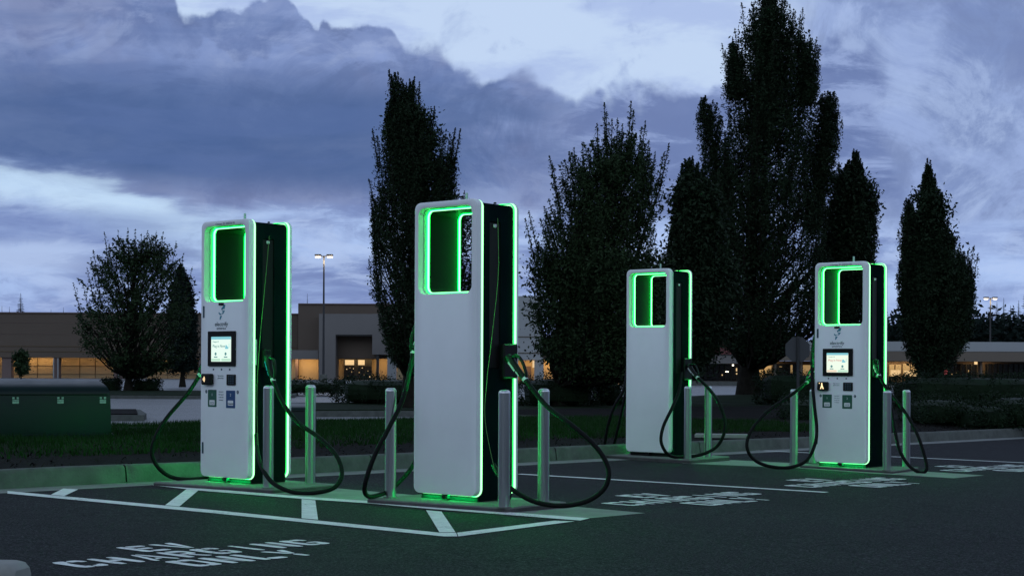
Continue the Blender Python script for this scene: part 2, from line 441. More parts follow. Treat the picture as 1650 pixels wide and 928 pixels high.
# ------------------------------------------------------------------ painted markings
MH = .0075
def line(name, a, b, w, h=MH, side=0):
    a, b = Vector(a), Vector(b); d = (b-a).normalized(); n = Vector((-d.y, d.x))*w/2
    k = max(1, int((b-a).length/1.0)); V = []; Fs = []
    for i in range(k+1):
        p = a+(b-a)*i/k
        e = .006*mn.noise(Vector((p.x*3, p.y*3, 5)))
        for q in (p-n*(1+e*20), p+n*(1+e*15)): V.append((q.x, q.y, gz(q.x, q.y)+h))
    Fs = [(2*i, 2*i+2, 2*i+3, 2*i+1) for i in range(k)]
    return link('parking_line', V, Fs, M_paint, kind='structure')
sheet('parking_line', gp((12, 792), (12, 796), (340, 827.5), (715, 865.5), (737, 865.5), (735, 859.5), (708, 859.5), (340, 822.5)), MH, M_paint, kind='structure')
sheet('parking_line', gp((736.5, 859.5), (738.5, 865.5), (926, 841), (893, 840)), MH, M_paint, kind='structure')
for q in (((82, 798.2), (103.5, 800.3), (126, 789.7), (102, 788.2)), ((266, 815.3), (289, 817.3), (320, 790.8), (301, 788.6)),
          ((486, 836.4), (512.4, 838.8), (508, 807.2), (486, 805.4)), ((708, 859), (733.8, 859), (711.4, 825.5), (686.5, 823.3))):
    sheet('parking_line', gp(*q), MH+.0012, M_paint, kind='structure')
# concrete band the chargers stand on, with its painted edge
sheet('walkway', gp((235, 779), (320, 788.5), (486, 803), (590, 810), (690, 819), (925, 838), (1040, 827.5), (935, 818), (820, 811), (700, 801), (560, 789), (430, 776), (330, 768)), .0065, M_gut, kind='structure')
sheet('parking_line', gp((246, 783), (320, 791.5), (486, 805), (590, 812), (690, 821), (935, 840.2), (950, 836.5), (690, 817), (590, 808.2), (486, 801.3), (320, 787), (250, 780.5)), .0095, M_paint, kind='structure')
sheet('walkway', gp((1080, 741), (1100, 747), (1290, 755), (1400, 763), (1536, 771), (1586, 766.5), (1440, 757), (1290, 747), (1167, 741)), .0065, M_gut, kind='structure')
for a, b in (((836, 764.3), (1332, 794)), ((1192, 724.8), (1660, 746.5))):
    line('parking_line', G(*a).xy, G(*b).xy, .10)

# stencilled lettering on the asphalt
def q4(*p): return list(p)
S, T, g = .33, .22, .04
LET = {
 'E': [[(0, 0), (S, 0), (S, 1), (0, 1)], [(S+g, 0), (1, 0), (1, T), (S+g, T)], [(S+g, .42), (.85, .42), (.85, .42+T), (S+g, .42+T)], [(S+g, 1-T), (1, 1-T), (1, 1), (S+g, 1)]],
 'V': [[(0, 1), (S, 1), (.5, .22), (.47, 0), (.38, 0)], [(1-S, 1), (1, 1), (.62, 0), (.52, 0), (.53, .25)]],
 'C': [[(0, .12), (.12, 0), (.47, 0), (.47, T), (S, T), (S, 1-T), (.47, 1-T), (.47, 1), (.12, 1), (0, .88)], [(.53, 0), (.88, 0), (1, .12), (1, .3), (.76, .3), (.76, T), (.53, T)], [(.53, 1-T), (.76, 1-T), (.76, .7), (1, .7), (1, .88), (.88, 1), (.53, 1)]],
 'H': [[(0, 0), (S, 0), (S, 1), (0, 1)], [(1-S, 0), (1, 0), (1, 1), (1-S, 1)], [(S+g, .43), (1-S-g, .43), (1-S-g, .43+T), (S+g, .43+T)]],
 'A': [[(0, 0), (.22, 0), (.47, .75), (.47, 1), (.36, 1)], [(.78, 0), (1, 0), (.64, 1), (.53, 1), (.53, .75)], [(.38, .22), (.62, .22), (.57, .36), (.43, .36)]],
 'R': [[(0, 0), (S, 0), (S, 1), (0, 1)], [(S+g, 1-T), (.75, 1-T), (.75, .55), (S+g, .55), (S+g, .42), (.85, .42), (1, .55), (1, .88), (.85, 1), (S+g, 1)], [(.45, .38), (.7, .38), (1, 0), (.72, 0)]],
 'G': [[(0, .12), (.12, 0), (.47, 0), (.47, T), (S, T), (S, 1-T), (.47, 1-T), (.47, 1), (.12, 1), (0, .88)], [(.53, 0), (.88, 0), (1, .12), (1, .5), (.55, .5), (.55, .37), (.76, .37), (.76, T), (.53, T)], [(.53, 1-T), (.76, 1-T), (.76, .72), (1, .72), (1, .88), (.88, 1), (.53, 1)]],
 'I': [[(.37, 0), (.63, 0), (.63, 1), (.37, 1)]],
 'N': [[(0, 0), (S, 0), (S, 1), (0, 1)], [(1-S, 0), (1, 0), (1, 1), (1-S, 1)], [(S+g, .78), (S+g, .98), (1-S-g, .22), (1-S-g, .02)]],
 'O': [[(0, .12), (.12, 0), (.47, 0), (.47, T), (S, T), (S, 1-T), (.47, 1-T), (.47, 1), (.12, 1), (0, .88)], [(.53, 0), (.88, 0), (1, .12), (1, .88), (.88, 1), (.53, 1), (.53, 1-T), (.76, 1-T), (.76, T), (.53, T)]],
 'L': [[(0, 0), (S, 0), (S, 1), (0, 1)], [(S+g, 0), (1, 0), (1, T), (S+g, T)]],
 'Y': [[(0, 1), (S, 1), (.47, .62), (.47, .4), (.38, .4)], [(1-S, 1), (1, 1), (.62, .4), (.53, .4), (.53, .62)], [(.38, .35), (.62, .35), (.62, 0), (.38, 0)]],
}
A = .705
UX, VX = Vector((math.cos(A), -math.sin(A))), Vector((math.sin(A), math.cos(A)))
def stencil(cx, cy, scale=1.0, rowgap=.36, ch=.30, cw=.175, pitch=.218):
    c = G(cx, cy).xy; V = []; Fs = []
    R, U = VX, -UX
    for row, word in enumerate(('EV', 'CHARGING', 'ONLY')):
        base = c-U*((row-1)*rowgap+ch/2)*scale
        w = (len(word)-1)*pitch+cw
        for i, chh in enumerate(word):
            o = base+R*(i*pitch-w/2)*scale
            for poly in LET[chh]:
                k = len(V); pp = [Vector(q_) for q_ in poly]
                for _ in range(2):
                    nn = len(pp); pp = [pp[i_//2].lerp(pp[(i_//2+1) % nn], .16 if i_ % 2 == 0 else .84) for i_ in range(2*nn)]
                for a, b in pp:
                    p = o+(R*a*cw+U*b*ch)*scale; p += Vector((mn.noise(Vector((p.x*20, p.y*20, 0))), mn.noise(Vector((p.x*20, p.y*20, 9)))))*.006
                    V.append((p.x, p.y, gz(p.x, p.y)+MH))
                Fs.append(tuple(range(k, len(V))))
    return link('parking_lettering', V, Fs, M_paint, kind='structure')
stencil(322, 891.5)
stencil(1104, 803.8, 1.12)
stencil(1366, 777.6, 1.12)
stencil(1592, 754.5, 1.12)

# ------------------------------------------------------------------ chargers
W, H, SB = .648, 2.235, .045            # slab width, height, gap under it
D1, D2, D3 = .062, .449, .490            # LED plane, rear LED plane, back
WX0, WX1, WZ0, WZ1 = .042, .594, 1.53+SB, 2.19+SB
def charger(X, Y, Zr, yaw, screen, outer_on=True, label='', blue=False, plug_front=True, idn='Charger ID 200256-02'):
    base = CAMH+Zr-SB
    R = empty('ev_charger', (X, Y, base), -yaw, label, 'ev charger', 'tall chargers with green light edges')
    Z0, Z1 = SB, SB+H
    outer = lambda i: rrect(i, W-i, Z0+i, Z1-i, .055-min(i, .03), 6)
    inner = lambda i: rrect(WX0+i, WX1-i, WZ0+i, WZ1-i, .06, 6)
    mb = MB(); framed_slab(mb, outer, inner, 0, .054, .010)
    fp = mb.go('front_panel', M_white, R, True)
    mb = MB(); framed_slab(mb, outer, inner, D3, .458, .010)
    rp = mb.go('rear_panel', M_white, R, True)
    # lining of the window opening, front and rear
    for a, b in ((.056, .112),):
        mb = MB(); ring_prism(mb, [(inner(0.), a), (inner(.004), a), (inner(.004), b), (inner(-.012), b), (inner(-.012), a)]); mb.go('window_lining', M_lining, R, True)
    # cabinet with tunnel
    cx0, cx1 = .036, .612
    ob = lambda i: rrect(cx0+i, cx1-i, .0, Z1-.02-i, .03, 6)
    ib = lambda i: rrect(WX0-.001+i, WX1+.001-i, WZ0+i, WZ1-i, .055, 6)
    mb = MB(); ring_prism(mb, [(ob(0), .066), (ob(0), .444), (ib(0), .444), (ib(0), .066), (ob(0), .066)])
    mb.go('cabinet', M_body, R, True)
    mb = MB(); ring_prism(mb, [(ib(.003), .114), (ib(.006), .116), (ib(.006), .450), (ib(.003), .456)]); mb.go('window_tunnel', M_tunnel, R, True)
    # side claddings with the cable channel
    for sx, (xa, xb) in ((1, (cx1+.001, .626)), (-1, (cx0-.001, .022))):
        so = lambda i: rrect(.068+i, .442-i, .012, Z1-.035-i, .02, 4)
        si = lambda i: rrect(.17+i, .30-i, 1.0, 2.12-i, .015, 4)
        mb = MB(); ring_prism(mb, [(si(0), xa), (si(0), xb), (so(.002), xb), (so(0), xb-(.002 if sx > 0 else -.002)), (so(0), xa)], 'x')
        mb.go('side_panel', M_body, R, True)
        xq = xa+(.001 if sx > 0 else -.001)
        mb = MB(); mb.box(min(xq, xq+sx*.004), max(xq, xq+sx*.004), .172, .298, 1.01, 2.11)
        mb.go('cable_channel', M_black, R)
    # plinth and slab bracket
    mb = MB(); mb.box(.03, .618, .058, .452, .001, .04, .004); mb.go('plinth', M_black, R)
    mb = MB(); mb.box(.285, .345, .012, .05, .012, .045, .004); mb.go('panel_bracket', M_black, R)
    # light strips
    def loop(i, d, x0=0, x1=W, z0=Z0, z1=Z1, r=.055): return [(a, d, b) for a, b in rrect(x0+i, x1-i, z0+i, z1-i, r, 8)]
    for nm, d, on in (('edge_light', D1, outer_on), ('edge_light', D2, True)):
        mb = MB(); mb.tube(loop(.0015, d, z1=Z1-.009), .0092, 10, closed=True)
        e = mb.go(nm, M_led if on else M_off, R, True)
        oo = lambda i: rrect(i, W-i, Z0+i, Z1-i, .055, 8); s = 1 if d < .2 else -1
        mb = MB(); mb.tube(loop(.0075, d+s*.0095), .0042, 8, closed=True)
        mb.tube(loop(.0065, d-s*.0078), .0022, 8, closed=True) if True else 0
        mb.go('glow_fringe', M_halo if on else M_off, e, True)  # slim tubes added to draw the glow around the core
        if on:
            mb = MB(); yy0 = d-.004 if s > 0 else d-.004
            if s > 0: mb.box(.05, .275, .036, .053, Z0-.003, Z0+.002).box(.355, W-.05, .036, .053, Z0-.003, Z0+.002)
            else: mb.box(.05, W-.05, D3-.030, D3-.012, Z0-.003, Z0+.002)
            mb.go('pad_fill_light', M_under, e)  # extra emitter tucked under the slab, added to brighten the pad
    for d in (.104, .462):
        mb = MB(); mb.tube(loop(.008, d, WX0, WX1, WZ0, WZ1, .055), .0085, 8, closed=True)
        wl = mb.go('window_light', M_led, R, True)
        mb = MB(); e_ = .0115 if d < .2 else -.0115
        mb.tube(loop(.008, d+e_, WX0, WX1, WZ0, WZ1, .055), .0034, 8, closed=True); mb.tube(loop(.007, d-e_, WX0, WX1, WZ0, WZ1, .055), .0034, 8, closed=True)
        mb.go('glow_fringe', M_halo2, wl, True)
    def led(x, y, z, rot, a, b, P):  # area lamps added to carry the green spill of the strips
        l = bpy.data.lights.new('led_spill_light', 'AREA'); l.shape = 'RECTANGLE'; l.size = a; l.size_y = b; l.energy = P; l.color = (0, 1, .16)
        q = bpy.data.objects.new('led_spill_light', l); COL.objects.link(q); q.parent = R; q.location = (x, y, z); q.rotation_euler = rot
    for on, d in ((outer_on, D1+.0095), (True, D2-.0095)):
        if on:
            led(W+.001, d, Z0+H/2, (0, -PI/2, 0), H-.14, .004, 12.); led(-.001, d, Z0+H/2, (0, PI/2, 0), H-.14, .004, 12.)
    if outer_on: led(W/2, .040, Z0-.003, (-.5, 0, 0), W-.12, .008, 22.)  # lamps below the slabs, added to strengthen green on the pad
    led(W/2, D3-.02, Z0-.003, (.5, 0, 0), W-.12, .008, 22.)
    # antenna
    mb = MB(); mb.lathe([(.016, 0), (.016, .012), (.011, .016), (.0105, .082), (.008, .088)], (.40, .16, Z1-.02), 12); mb.go('antenna', M_off, R, True)
    mb = MB(); mb.lathe([(.012, 0), (.012, .008), (.006, .012)], (.60, .26, Z1-.02), 10); mb.go('lifting_bolt', M_black, R, True)
    # guide eyelet at the head of the channel
    mb = MB(); mb.box(.618, .634, .215, .245, 2.075, 2.10, .004); mb.go('cord_guide', M_collar, R)
    front = -.0012
    def plate(name, x0, x1, z0, z1, m, d=.003, parent=R, y=0., b=.0008, lab=None):
        mb = MB(); o = rrect(x0, x1, z0+SB, z1+SB, min(.006, (x1-x0)/3, (z1-z0)/3), 3)
        ring_prism(mb, [(o, y-.0002), (o, y-d)], close_b=True)
        return mb.go(name, m, parent)
    def txt(name, s, size, x, z, m, parent=R, al='CENTER', y=-.0016, sh=0, wd=1.): return text_part(name, s, size, m, parent, (x, y, z+SB), align=al, shear=sh, width=wd)
    if screen:
        bz = plate('screen_bezel', .112, .482, .968, 1.272, M_black, .012)
        warm = not blue
        sx0, sx1, sz0, sz1 = .163, .430, 1.008, 1.224
        sp = plate('display', sx0, sx1, sz0, sz1, M_scr_w if warm else M_screen, .0015, bz, -.0125)
        plate('display_banner', sx0, sx1, sz1-.024, sz1, M_scr_top, .0008, bz, -.0142)
        yy = -.0145
        t = txt('display_text', 'Charger 02', .018, sx0+.02, 1.175, M_scr_ink, bz, 'LEFT', yy)
        t = txt('display_text', 'Plug in Now', .034, sx0+.02, 1.132, M_scr_red if warm else M_scr_ink, bz, 'LEFT', yy)
        # car and plug pictogram
        mb = MB(); c0, z0 = .352, 1.118+SB
        mb.add([(c0, yy-.001, z0), (c0+.045, yy-.001, z0), (c0+.045, yy-.001, z0+.016), (c0+.034, yy-.001, z0+.018), (c0+.024, yy-.001, z0+.033), (c0+.008, yy-.001, z0+.033)], [(0, 1, 2, 3, 4, 5)])
        mb.add([(c0+.052, yy-.001, z0+.01), (c0+.057, yy-.001, z0+.01), (c0+.057, yy-.001, z0+.045), (c0+.052, yy-.001, z0+.045)], [(0, 1, 2, 3)])
        mb.go('display_pictogram', M_scr_top, bz)
        for px_, wtxt in ((.225, '1'), (.360, '2')):
            mb = MB(); mb.add([(px_+.014*math.cos(a*PI/5), yy-.001, 1.075+SB+.014*math.sin(a*PI/5)) for a in range(10)], [tuple(range(10))]); mb.go('display_pictogram', M_scr_ink, bz)
            plate('display_button', px_-.024, px_+.024, 1.043, 1.052, M_scr_ink, .0008, bz, -.0142)
        plate('display_button', sx0+.004, sx0+.125, sz0+.004, sz0+.026, M_scr_tan if warm else M_scr_pale, .0008, bz, -.0142)
        plate('display_button', sx0+.14, sx1-.004, sz0+.004, sz0+.026, M_scr_pale, .0008, bz, -.0142)
        for x in (.18, .29, .40):
            mb = MB(); mb.add([(x+.008*math.cos(a*PI/6), q, .952+SB-.012+.008*math.sin(a*PI/6)) for q in (0, -.004) for a in range(12)], [tuple(range(12, 24))]+[(a, (a+1) % 12, 12+(a+1) % 12, 12+a) for a in range(12)])
            mb.go('push_button', M_ink, R)
        # reader
        mb = MB(); mb.box(.056, .188, -.045, 0, .805+SB, .902+SB, .010); rd = mb.go('card_reader', M_black, R)
        mb = MB()
        if blue:
            for k in range(3):
                r0 = .010+.011*k
                for a in range(5):
                    a0, a1 = math.radians(-42+a*17), math.radians(-42+(a+1)*17)
                    c = (.080, .853+SB)
                    mb.add([(c[0]+r*math.cos(b), -.0465, c[1]+r*math.sin(b)) for r, b in ((r0, a0), (r0+.006, a0), (r0+.006, a1), (r0, a1))], [(0, 1, 2, 3)])
        else:
            mb.add([(.100, -.0465, .822+SB), (.112, -.0465, .822+SB), (.122, -.0465, .85+SB), (.132, -.0465, .822+SB), (.146, -.0465, .822+SB), (.128, -.0465, .868+SB), (.128, -.0465, .889+SB), (.114, -.0465, .889+SB), (.114, -.0465, .868+SB)], [tuple(range(9))])
            mb.add([(.085, -.0465, .88+SB), (.094, -.0465, .88+SB), (.094, -.0465, .892+SB), (.085, -.0465, .892+SB)], [(0, 1, 2, 3)])
        mb.go('reader_symbol', M_warm, rd)
        k1 = plate('keypad', .365, .482, .803, .897, M_black, .008)
        mb = MB()
        for i in range(3):
            for j in range(4): mb.box(.388+i*.028, .406+i*.028, -.0098, -.0081, .817+SB+j*.019, .828+SB+j*.019)
        mb.go('key', M_ink, k1)
        g1 = plate('instruction_sticker', .105, .222, .612, .762, M_stick_g, .0016)
        g2 = plate('instruction_sticker', .352, .474, .606, .758, M_stick_b if blue else M_stick_g, .0016)
        for gx, gp_, s1, s2 in ((.163, g1, 'CCS', '1'), (.413, g2, 'CHAdeMO' if blue else 'CCS', '2')):
            plate('sticker_patch', gx-.036, gx+.036, .628, .672, M_stick_w, .0008, gp_, -.0017)
            txt('sticker_text', s1, .026 if len(s1) < 5 else .018, gx, .637, M_ink, gp_, 'CENTER', -.0032)
            txt('sticker_text', s2, .034, gx, .708, M_collar, gp_, 'CENTER', -.0026)
        for x, s in ((.082, '1'), (.508, '2')):
            mb = MB(); mb.add([(x+.014*math.cos(a*PI/8), -.0015, .745+SB+.016*math.sin(a*PI/8)) for a in range(16)], [tuple(range(16))]); mb.go('number_sticker', M_ink, R)
            txt('sticker_text', s, .02, x, .738, M_stick_w, R, 'CENTER', -.003)
        for i, s in enumerate(('Tap card or', 'phone here')): txt('printed_text', s, .017, .277, .880-.02*i, M_grey_ink)
        for i, s in enumerate(('Questions?', 'Call support', 'on this side', 'of charger')): txt('printed_text', s, .014, .285, .742-.024*i, M_grey_ink)
        # name and emblem (leaning bolt made of pieces)
        txt('printed_text', 'electrify', .052, .283, 1.318, M_ink, wd=1.05, sh=.05)
        txt('printed_text', 'america', .036, .283, 1.288, M_grey_ink, wd=1.1)
        mb = MB(); ex, ez = .283, 1.372+SB
        def pl(P): mb.add([(ex+a*.105, -.0016, ez+b*.13) for a, b in P], [tuple(range(len(P)))])
        pl([(.02, .72), (.40, .72), (.52, 1.0), (.28, 1.0)]); pl([(-.02, .66), (.16, .66), (.10, .82), (.05, .82)])
        pl([(-.30, .52), (-.12, .40), (.02, .42), (-.02, .34), (-.20, .32), (-.38, .46)]); pl([(.24, .60), (.46, .62), (.30, .44), (.10, .36), (.08, .44), (.24, .50)])
        pl([(-.22, .0), (-.12, .0), (.08, .26), (-.18, .26)]); pl([(.10, .52), (.20, .52), (.24, .62), (.14, .62)])
        mb.go('emblem', M_teal, R)
        plate('small_camera', .250, .316, 1.497, 1.519, M_black, .006)
        plate('vent_slot', .030, .052, 1.392, 1.496, M_ink, .0018)
        plate('lock', .026, .046, .200, .300, M_ink, .004)
        txt('printed_text', idn, .026, .33, 2.198, M_grey_ink, wd=1.1)
        # pale guide plate by the light edge
        mb = MB(); mb.box(.627, .629, .078, .108, .98+SB, 1.20+SB); mb.go('guide_plate', M_lining, R)
    return R

def local(R, p):
    m = Matrix.Translation(R.location) @ Matrix.Rotation(R.rotation_euler.z, 4, 'Z')
    return m.inverted() @ Vector(p)
def holster(R, d0, d1, z0, z1, side=1, stick=.05):
    mb = MB()
    if side > 0: mb.box(.627, .627+stick, d0, d1, z0, z1, .012)
    else: mb.box(.021-stick, .021, d0, d1, z0, z1, .012)
    return mb.go('plug_holster', M_black, R)
def cable(R, pts, plug_at=None, plug_dir=None, rad=.0185, blue=False, cord=None, led=False):
    P = [local(R, at(*p)) for p in pts]
    mb = MB(); mb.tube(spline(P, 9), rad, 12)
    c = mb.go('charging_cable', M_rubber, R, True)
    if plug_at:
        a, b = local(R, at(*plug_at)), P[0]
        d = (b-a); Ln = d.length; d.normalize()
        side = Vector((0, 0, 1)); side = (side-d*side.dot(d)).normalized()
        mb = MB()
        q = [a-d*.02, a+d*.03, a+d*Ln*.25, a+d*Ln*.5, a+d*Ln*.8, b+d*.03]
        mb.tube(q, [.033, .036, .034, .026, .024, .021], 12)
        hd = [a+d*.01+side*.03, a+d*.05+side*.075, a+d*Ln*.5+side*.075, a+d*Ln*.85+side*.045, b+side*.01]
        mb.tube(spline(hd, 4), .013, 8)
        pl = mb.go('plug', M_black, c, True)
        mb = MB(); mb.tube([b-d*.012, b+d*.012], .0235, 12); mb.go('plug_collar', M_collar if not led else M_lining, c, True)
        mb = MB()
        vw = Vector((-.25, -1, 0)) ; vw = (vw-d*vw.dot(d)).normalized(); bb = d.cross(vw)
        for k0, k1, w0 in ((.15, .55, .013), (.6, .8, .008)):
            p0, p1 = a+d*Ln*k0+vw*.0365, a+d*Ln*k1+vw*.033
            mb.add([p0-bb*w0, p0+bb*w0*.4, p1+bb*w0, p1-bb*w0*.4], [(0, 1, 2, 3)])
        mb.go('plug_label', M_plug_b if blue else M_collar, c)
    if cord:
        Q = [local(R, at(*p)) for p in cord]
        mb = MB(); mb.tube(spline(Q, 6), .0019, 6); mb.go('retractor_cord', M_cord, c, True)
    return c

C1 = charger(-2.749, 13.869, -.9714, .705, True, label='tall white charger with a screen, leftmost, beside the green utility box', blue=True, idn='Charger ID 200256-01')
C2 = charger(-.761, 12.173, -.9714, .705, False, label='tall white charger with a blank face, nearest, in the middle')
C3 = charger(1.407, 19.392, -1.0302, .705, False, outer_on=False, label='blank farther charger whose front edge light is off')
C4 = charger(3.406, 17.696, -1.0484, .705, True, label='tall white charger with a screen, rightmost of the four')

# pads
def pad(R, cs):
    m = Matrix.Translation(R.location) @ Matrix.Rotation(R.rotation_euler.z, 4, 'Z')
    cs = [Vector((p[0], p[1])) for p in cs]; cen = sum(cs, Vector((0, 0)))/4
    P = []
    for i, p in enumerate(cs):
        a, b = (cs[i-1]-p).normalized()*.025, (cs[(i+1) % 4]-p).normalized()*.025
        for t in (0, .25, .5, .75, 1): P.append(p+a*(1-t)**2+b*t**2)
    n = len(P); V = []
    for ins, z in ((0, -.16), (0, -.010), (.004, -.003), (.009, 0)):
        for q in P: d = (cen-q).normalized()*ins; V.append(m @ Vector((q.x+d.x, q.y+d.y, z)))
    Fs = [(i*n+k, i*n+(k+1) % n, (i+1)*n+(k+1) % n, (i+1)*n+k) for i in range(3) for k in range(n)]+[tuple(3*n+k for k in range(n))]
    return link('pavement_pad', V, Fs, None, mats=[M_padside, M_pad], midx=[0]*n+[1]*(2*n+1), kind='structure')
def to_local(R, px, py):
    p = G(px, py, R.location.z-gz(R.location.x, R.location.y)); q = local(R, p); return q
P1a, P1b, P1c = to_local(C1, 258, 777), to_local(C1, 438, 788), to_local(C1, 545, 781)
P2a, P2b, P2c = to_local(C2, 590, 802.5), to_local(C2, 818, 818), to_local(C2, 914, 809.5)
P3a, P3b, P3c = to_local(C3, 972, 732), to_local(C3, 1112, 740.6), to_local(C3, 1167, 735.5)
P4a, P4b, P4c = to_local(C4, 1288, 749), to_local(C4, 1438, 758.5), to_local(C4, 1478, 753.5)
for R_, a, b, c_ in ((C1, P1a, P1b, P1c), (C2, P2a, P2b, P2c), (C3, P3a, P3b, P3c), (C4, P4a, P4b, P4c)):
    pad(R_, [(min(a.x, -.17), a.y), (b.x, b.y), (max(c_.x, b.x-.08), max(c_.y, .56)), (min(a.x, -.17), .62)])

# cables
holster(C1, .15, .235, 1.0, 1.16); holster(C1, .13, .26, .95, 1.12, -1)
holster(C2, .29, .462, .93, 1.195, 1, .045); holster(C2, .13, .26, .95, 1.15, -1)
holster(C3, .29, .462, .93, 1.195, 1, .045)
holster(C4, .13, .24, 1.0, 1.2); holster(C4, .13, .26, .95, 1.12, -1)
cable(C1, [(440, 612, 13.5), (455, 648, 13.42), (480, 680, 13.3), (513, 704, 13.15), (541, 732, 13.0), (551, 762, 12.9), (540, 784, 12.83), (512, 793, 12.8), (475, 793, 12.85), (443, 780, 12.95), (424, 757, 13.08), (415, 728, 13.3), (413, 700, 13.48)],
      plug_at=(431, 577, 13.56), blue=True, cord=[(434, 380, 13.62), (427, 460, 13.57), (418, 560, 13.5), (414, 640, 13.48), (416, 735, 13.32)])
cable(C1, [(322, 604, 14.12), (302, 634, 14.08), (268, 674, 14.05), (249, 708, 14.03), (245, 732, 14.03), (256, 754, 14.05), (276, 768, 14.1), (302, 772, 14.1), (330, 769.5, 14.12), (352, 762, 14.15)], plug_at=(352, 580, 14.12), led=True)
cable(C2, [(846, 611, 11.8), (880, 653, 11.65), (920, 684, 11.5), (956, 715, 11.45), (976, 743, 11.42), (981, 766, 11.4), (971, 790, 11.4), (943, 808, 11.42), (903, 814.5, 11.45), (862, 808, 11.5), (828, 790, 11.6), (808, 770, 11.7), (795, 748, 11.78)],
      plug_at=(820, 578, 11.9), cord=[(802, 352, 11.93), (803, 440, 11.9), (793, 540, 11.85), (784, 620, 11.8), (782, 680, 11.78), (798, 762, 11.72)])
cable(C2, [(666, 568, 12.42), (650, 640, 12.2), (625, 692, 12.02), (603, 735, 11.98), (590, 772, 11.97), (587.5, 790, 12.0), (593, 799, 12.05), (607, 798, 12.12), (628, 789, 12.25), (652, 767, 12.4), (668, 745, 12.5), (690, 700, 12.5)], plug_at=(690, 520, 12.45))
cable(C3, [(1124, 608, 19.1), (1142, 626, 18.95), (1158, 648, 18.7), (1168, 678, 18.65), (1166, 700, 18.65), (1154, 720, 18.7), (1130, 732, 18.72), (1100, 736, 18.7), (1080, 734, 18.6), (1069, 722, 18.55), (1065, 706, 18.55), (1070, 684, 18.6), (1084, 655, 18.75), (1094, 630, 18.95), (1098, 600, 19.08)],
      plug_at=(1109, 590, 19.2), rad=.02)
cable(C3, [(1010, 600, 19.5), (1005, 628, 19.45), (990, 655, 19.5), (980, 685, 19.6), (975, 712, 19.7), (973, 728, 19.85), (980, 731, 19.9), (987, 722, 19.85), (996, 690, 19.7), (1007, 640, 19.6), (1012, 610, 19.6)], rad=.02)
cable(C4, [(1416, 605, 17.3), (1430, 628, 17.3), (1448, 650, 17.2), (1466, 676, 17.1), (1480, 704, 17.0), (1491, 738, 16.95), (1493, 756, 16.93), (1483, 761, 16.95), (1465, 750, 17.02), (1450, 726, 17.08), (1442, 692, 17.15), (1436, 655, 17.25), (1426, 620, 17.4)],
      plug_at=(1409, 583, 17.42), rad=.018)
cable(C4, [(1300, 616, 17.85), (1275, 636, 17.7), (1240, 660, 17.6), (1214, 688, 17.5), (1203.5, 714, 17.45), (1211, 736, 17.45), (1234, 749.5, 17.45), (1270, 753, 17.45), (1299, 742, 17.45), (1313, 716, 17.45), (1316, 690, 17.5), (1312, 650, 17.58), (1308.5, 605, 17.72), (1310, 560, 17.88), (1316, 530, 17.95)],
      plug_at=(1320, 596, 17.95), rad=.019, led=True)
# meter bracket beside the third charger
mb = MB(); mb.box(-.085, -.02, .20, .235, 1.10, 1.46, .006); br = mb.go('side_bracket', M_lining, C3)
mb = MB()
for z in (1.38, 1.43): mb.lathe([(.012, 0), (.012, .006)], (-.055, .196, z), 10)
mb.go('bracket_hole', M_black, br)

# ------------------------------------------------------------------ bollards
def bollard(px, top, bot, R, label):
    hgt = R.location.z-gz(R.location.x, R.location.y)
    p = G(px, bot, hgt); h = at(px, top, p.y).z-p.z
    o = empty('steel_bollard', p, 0, label, 'bollard', 'steel bollards guarding the chargers')
    mb = MB(); r = .0435; mb.lathe([(r, 0), (r, h-.022)], n=32); mb.go('post', M_steel, o, True)
    mb = MB(); mb.lathe([(r+.0005, h-.022), (r-.002, h-.014), (r-.009, h-.004), (r-.02, h), (.002, h+.001)], n=32); mb.go('cap', M_cap, o, True)
    mb = MB(); mb.lathe([(r+.012, 0.), (r+.010, .006), (r+.001, .007)], n=32); mb.go('base_flange', M_pad, o, True)
    return o
bollard(432, 621, 786, C1, 'bollard overlapping the leftmost charger, in front of its dark side')
bollard(500, 620, 779.5, C1, 'bollard clear to the right of the leftmost charger')
bollard(629, 625, 801, C2, 'bollard left of the nearest blank charger')
bollard(812, 628, 817, C2, 'bollard in front of the dark side of the nearest charger')
bollard(875.5, 626, 808.5, C2, 'bollard clear to the right of the nearest charger, behind its cable')
bollard(1108, 622, 739.5, C3, 'bollard against the right side of the blank farther charger')
bollard(1141, 622, 736.5, C3, 'bollard right of the blank farther charger, inside its cable loop')
bollard(1279, 627, 748.5, C4, 'bollard left of the rightmost charger, inside its cable loop')
bollard(1310, 627, 745.5, C4, 'bollard half hidden behind the left edge of the rightmost charger')
bollard(1429, 629, 757.5, C4, 'bollard touching the right side of the rightmost charger')
bollard(1460, 628, 752.5, C4, 'farthest right bollard, behind the hanging cable')

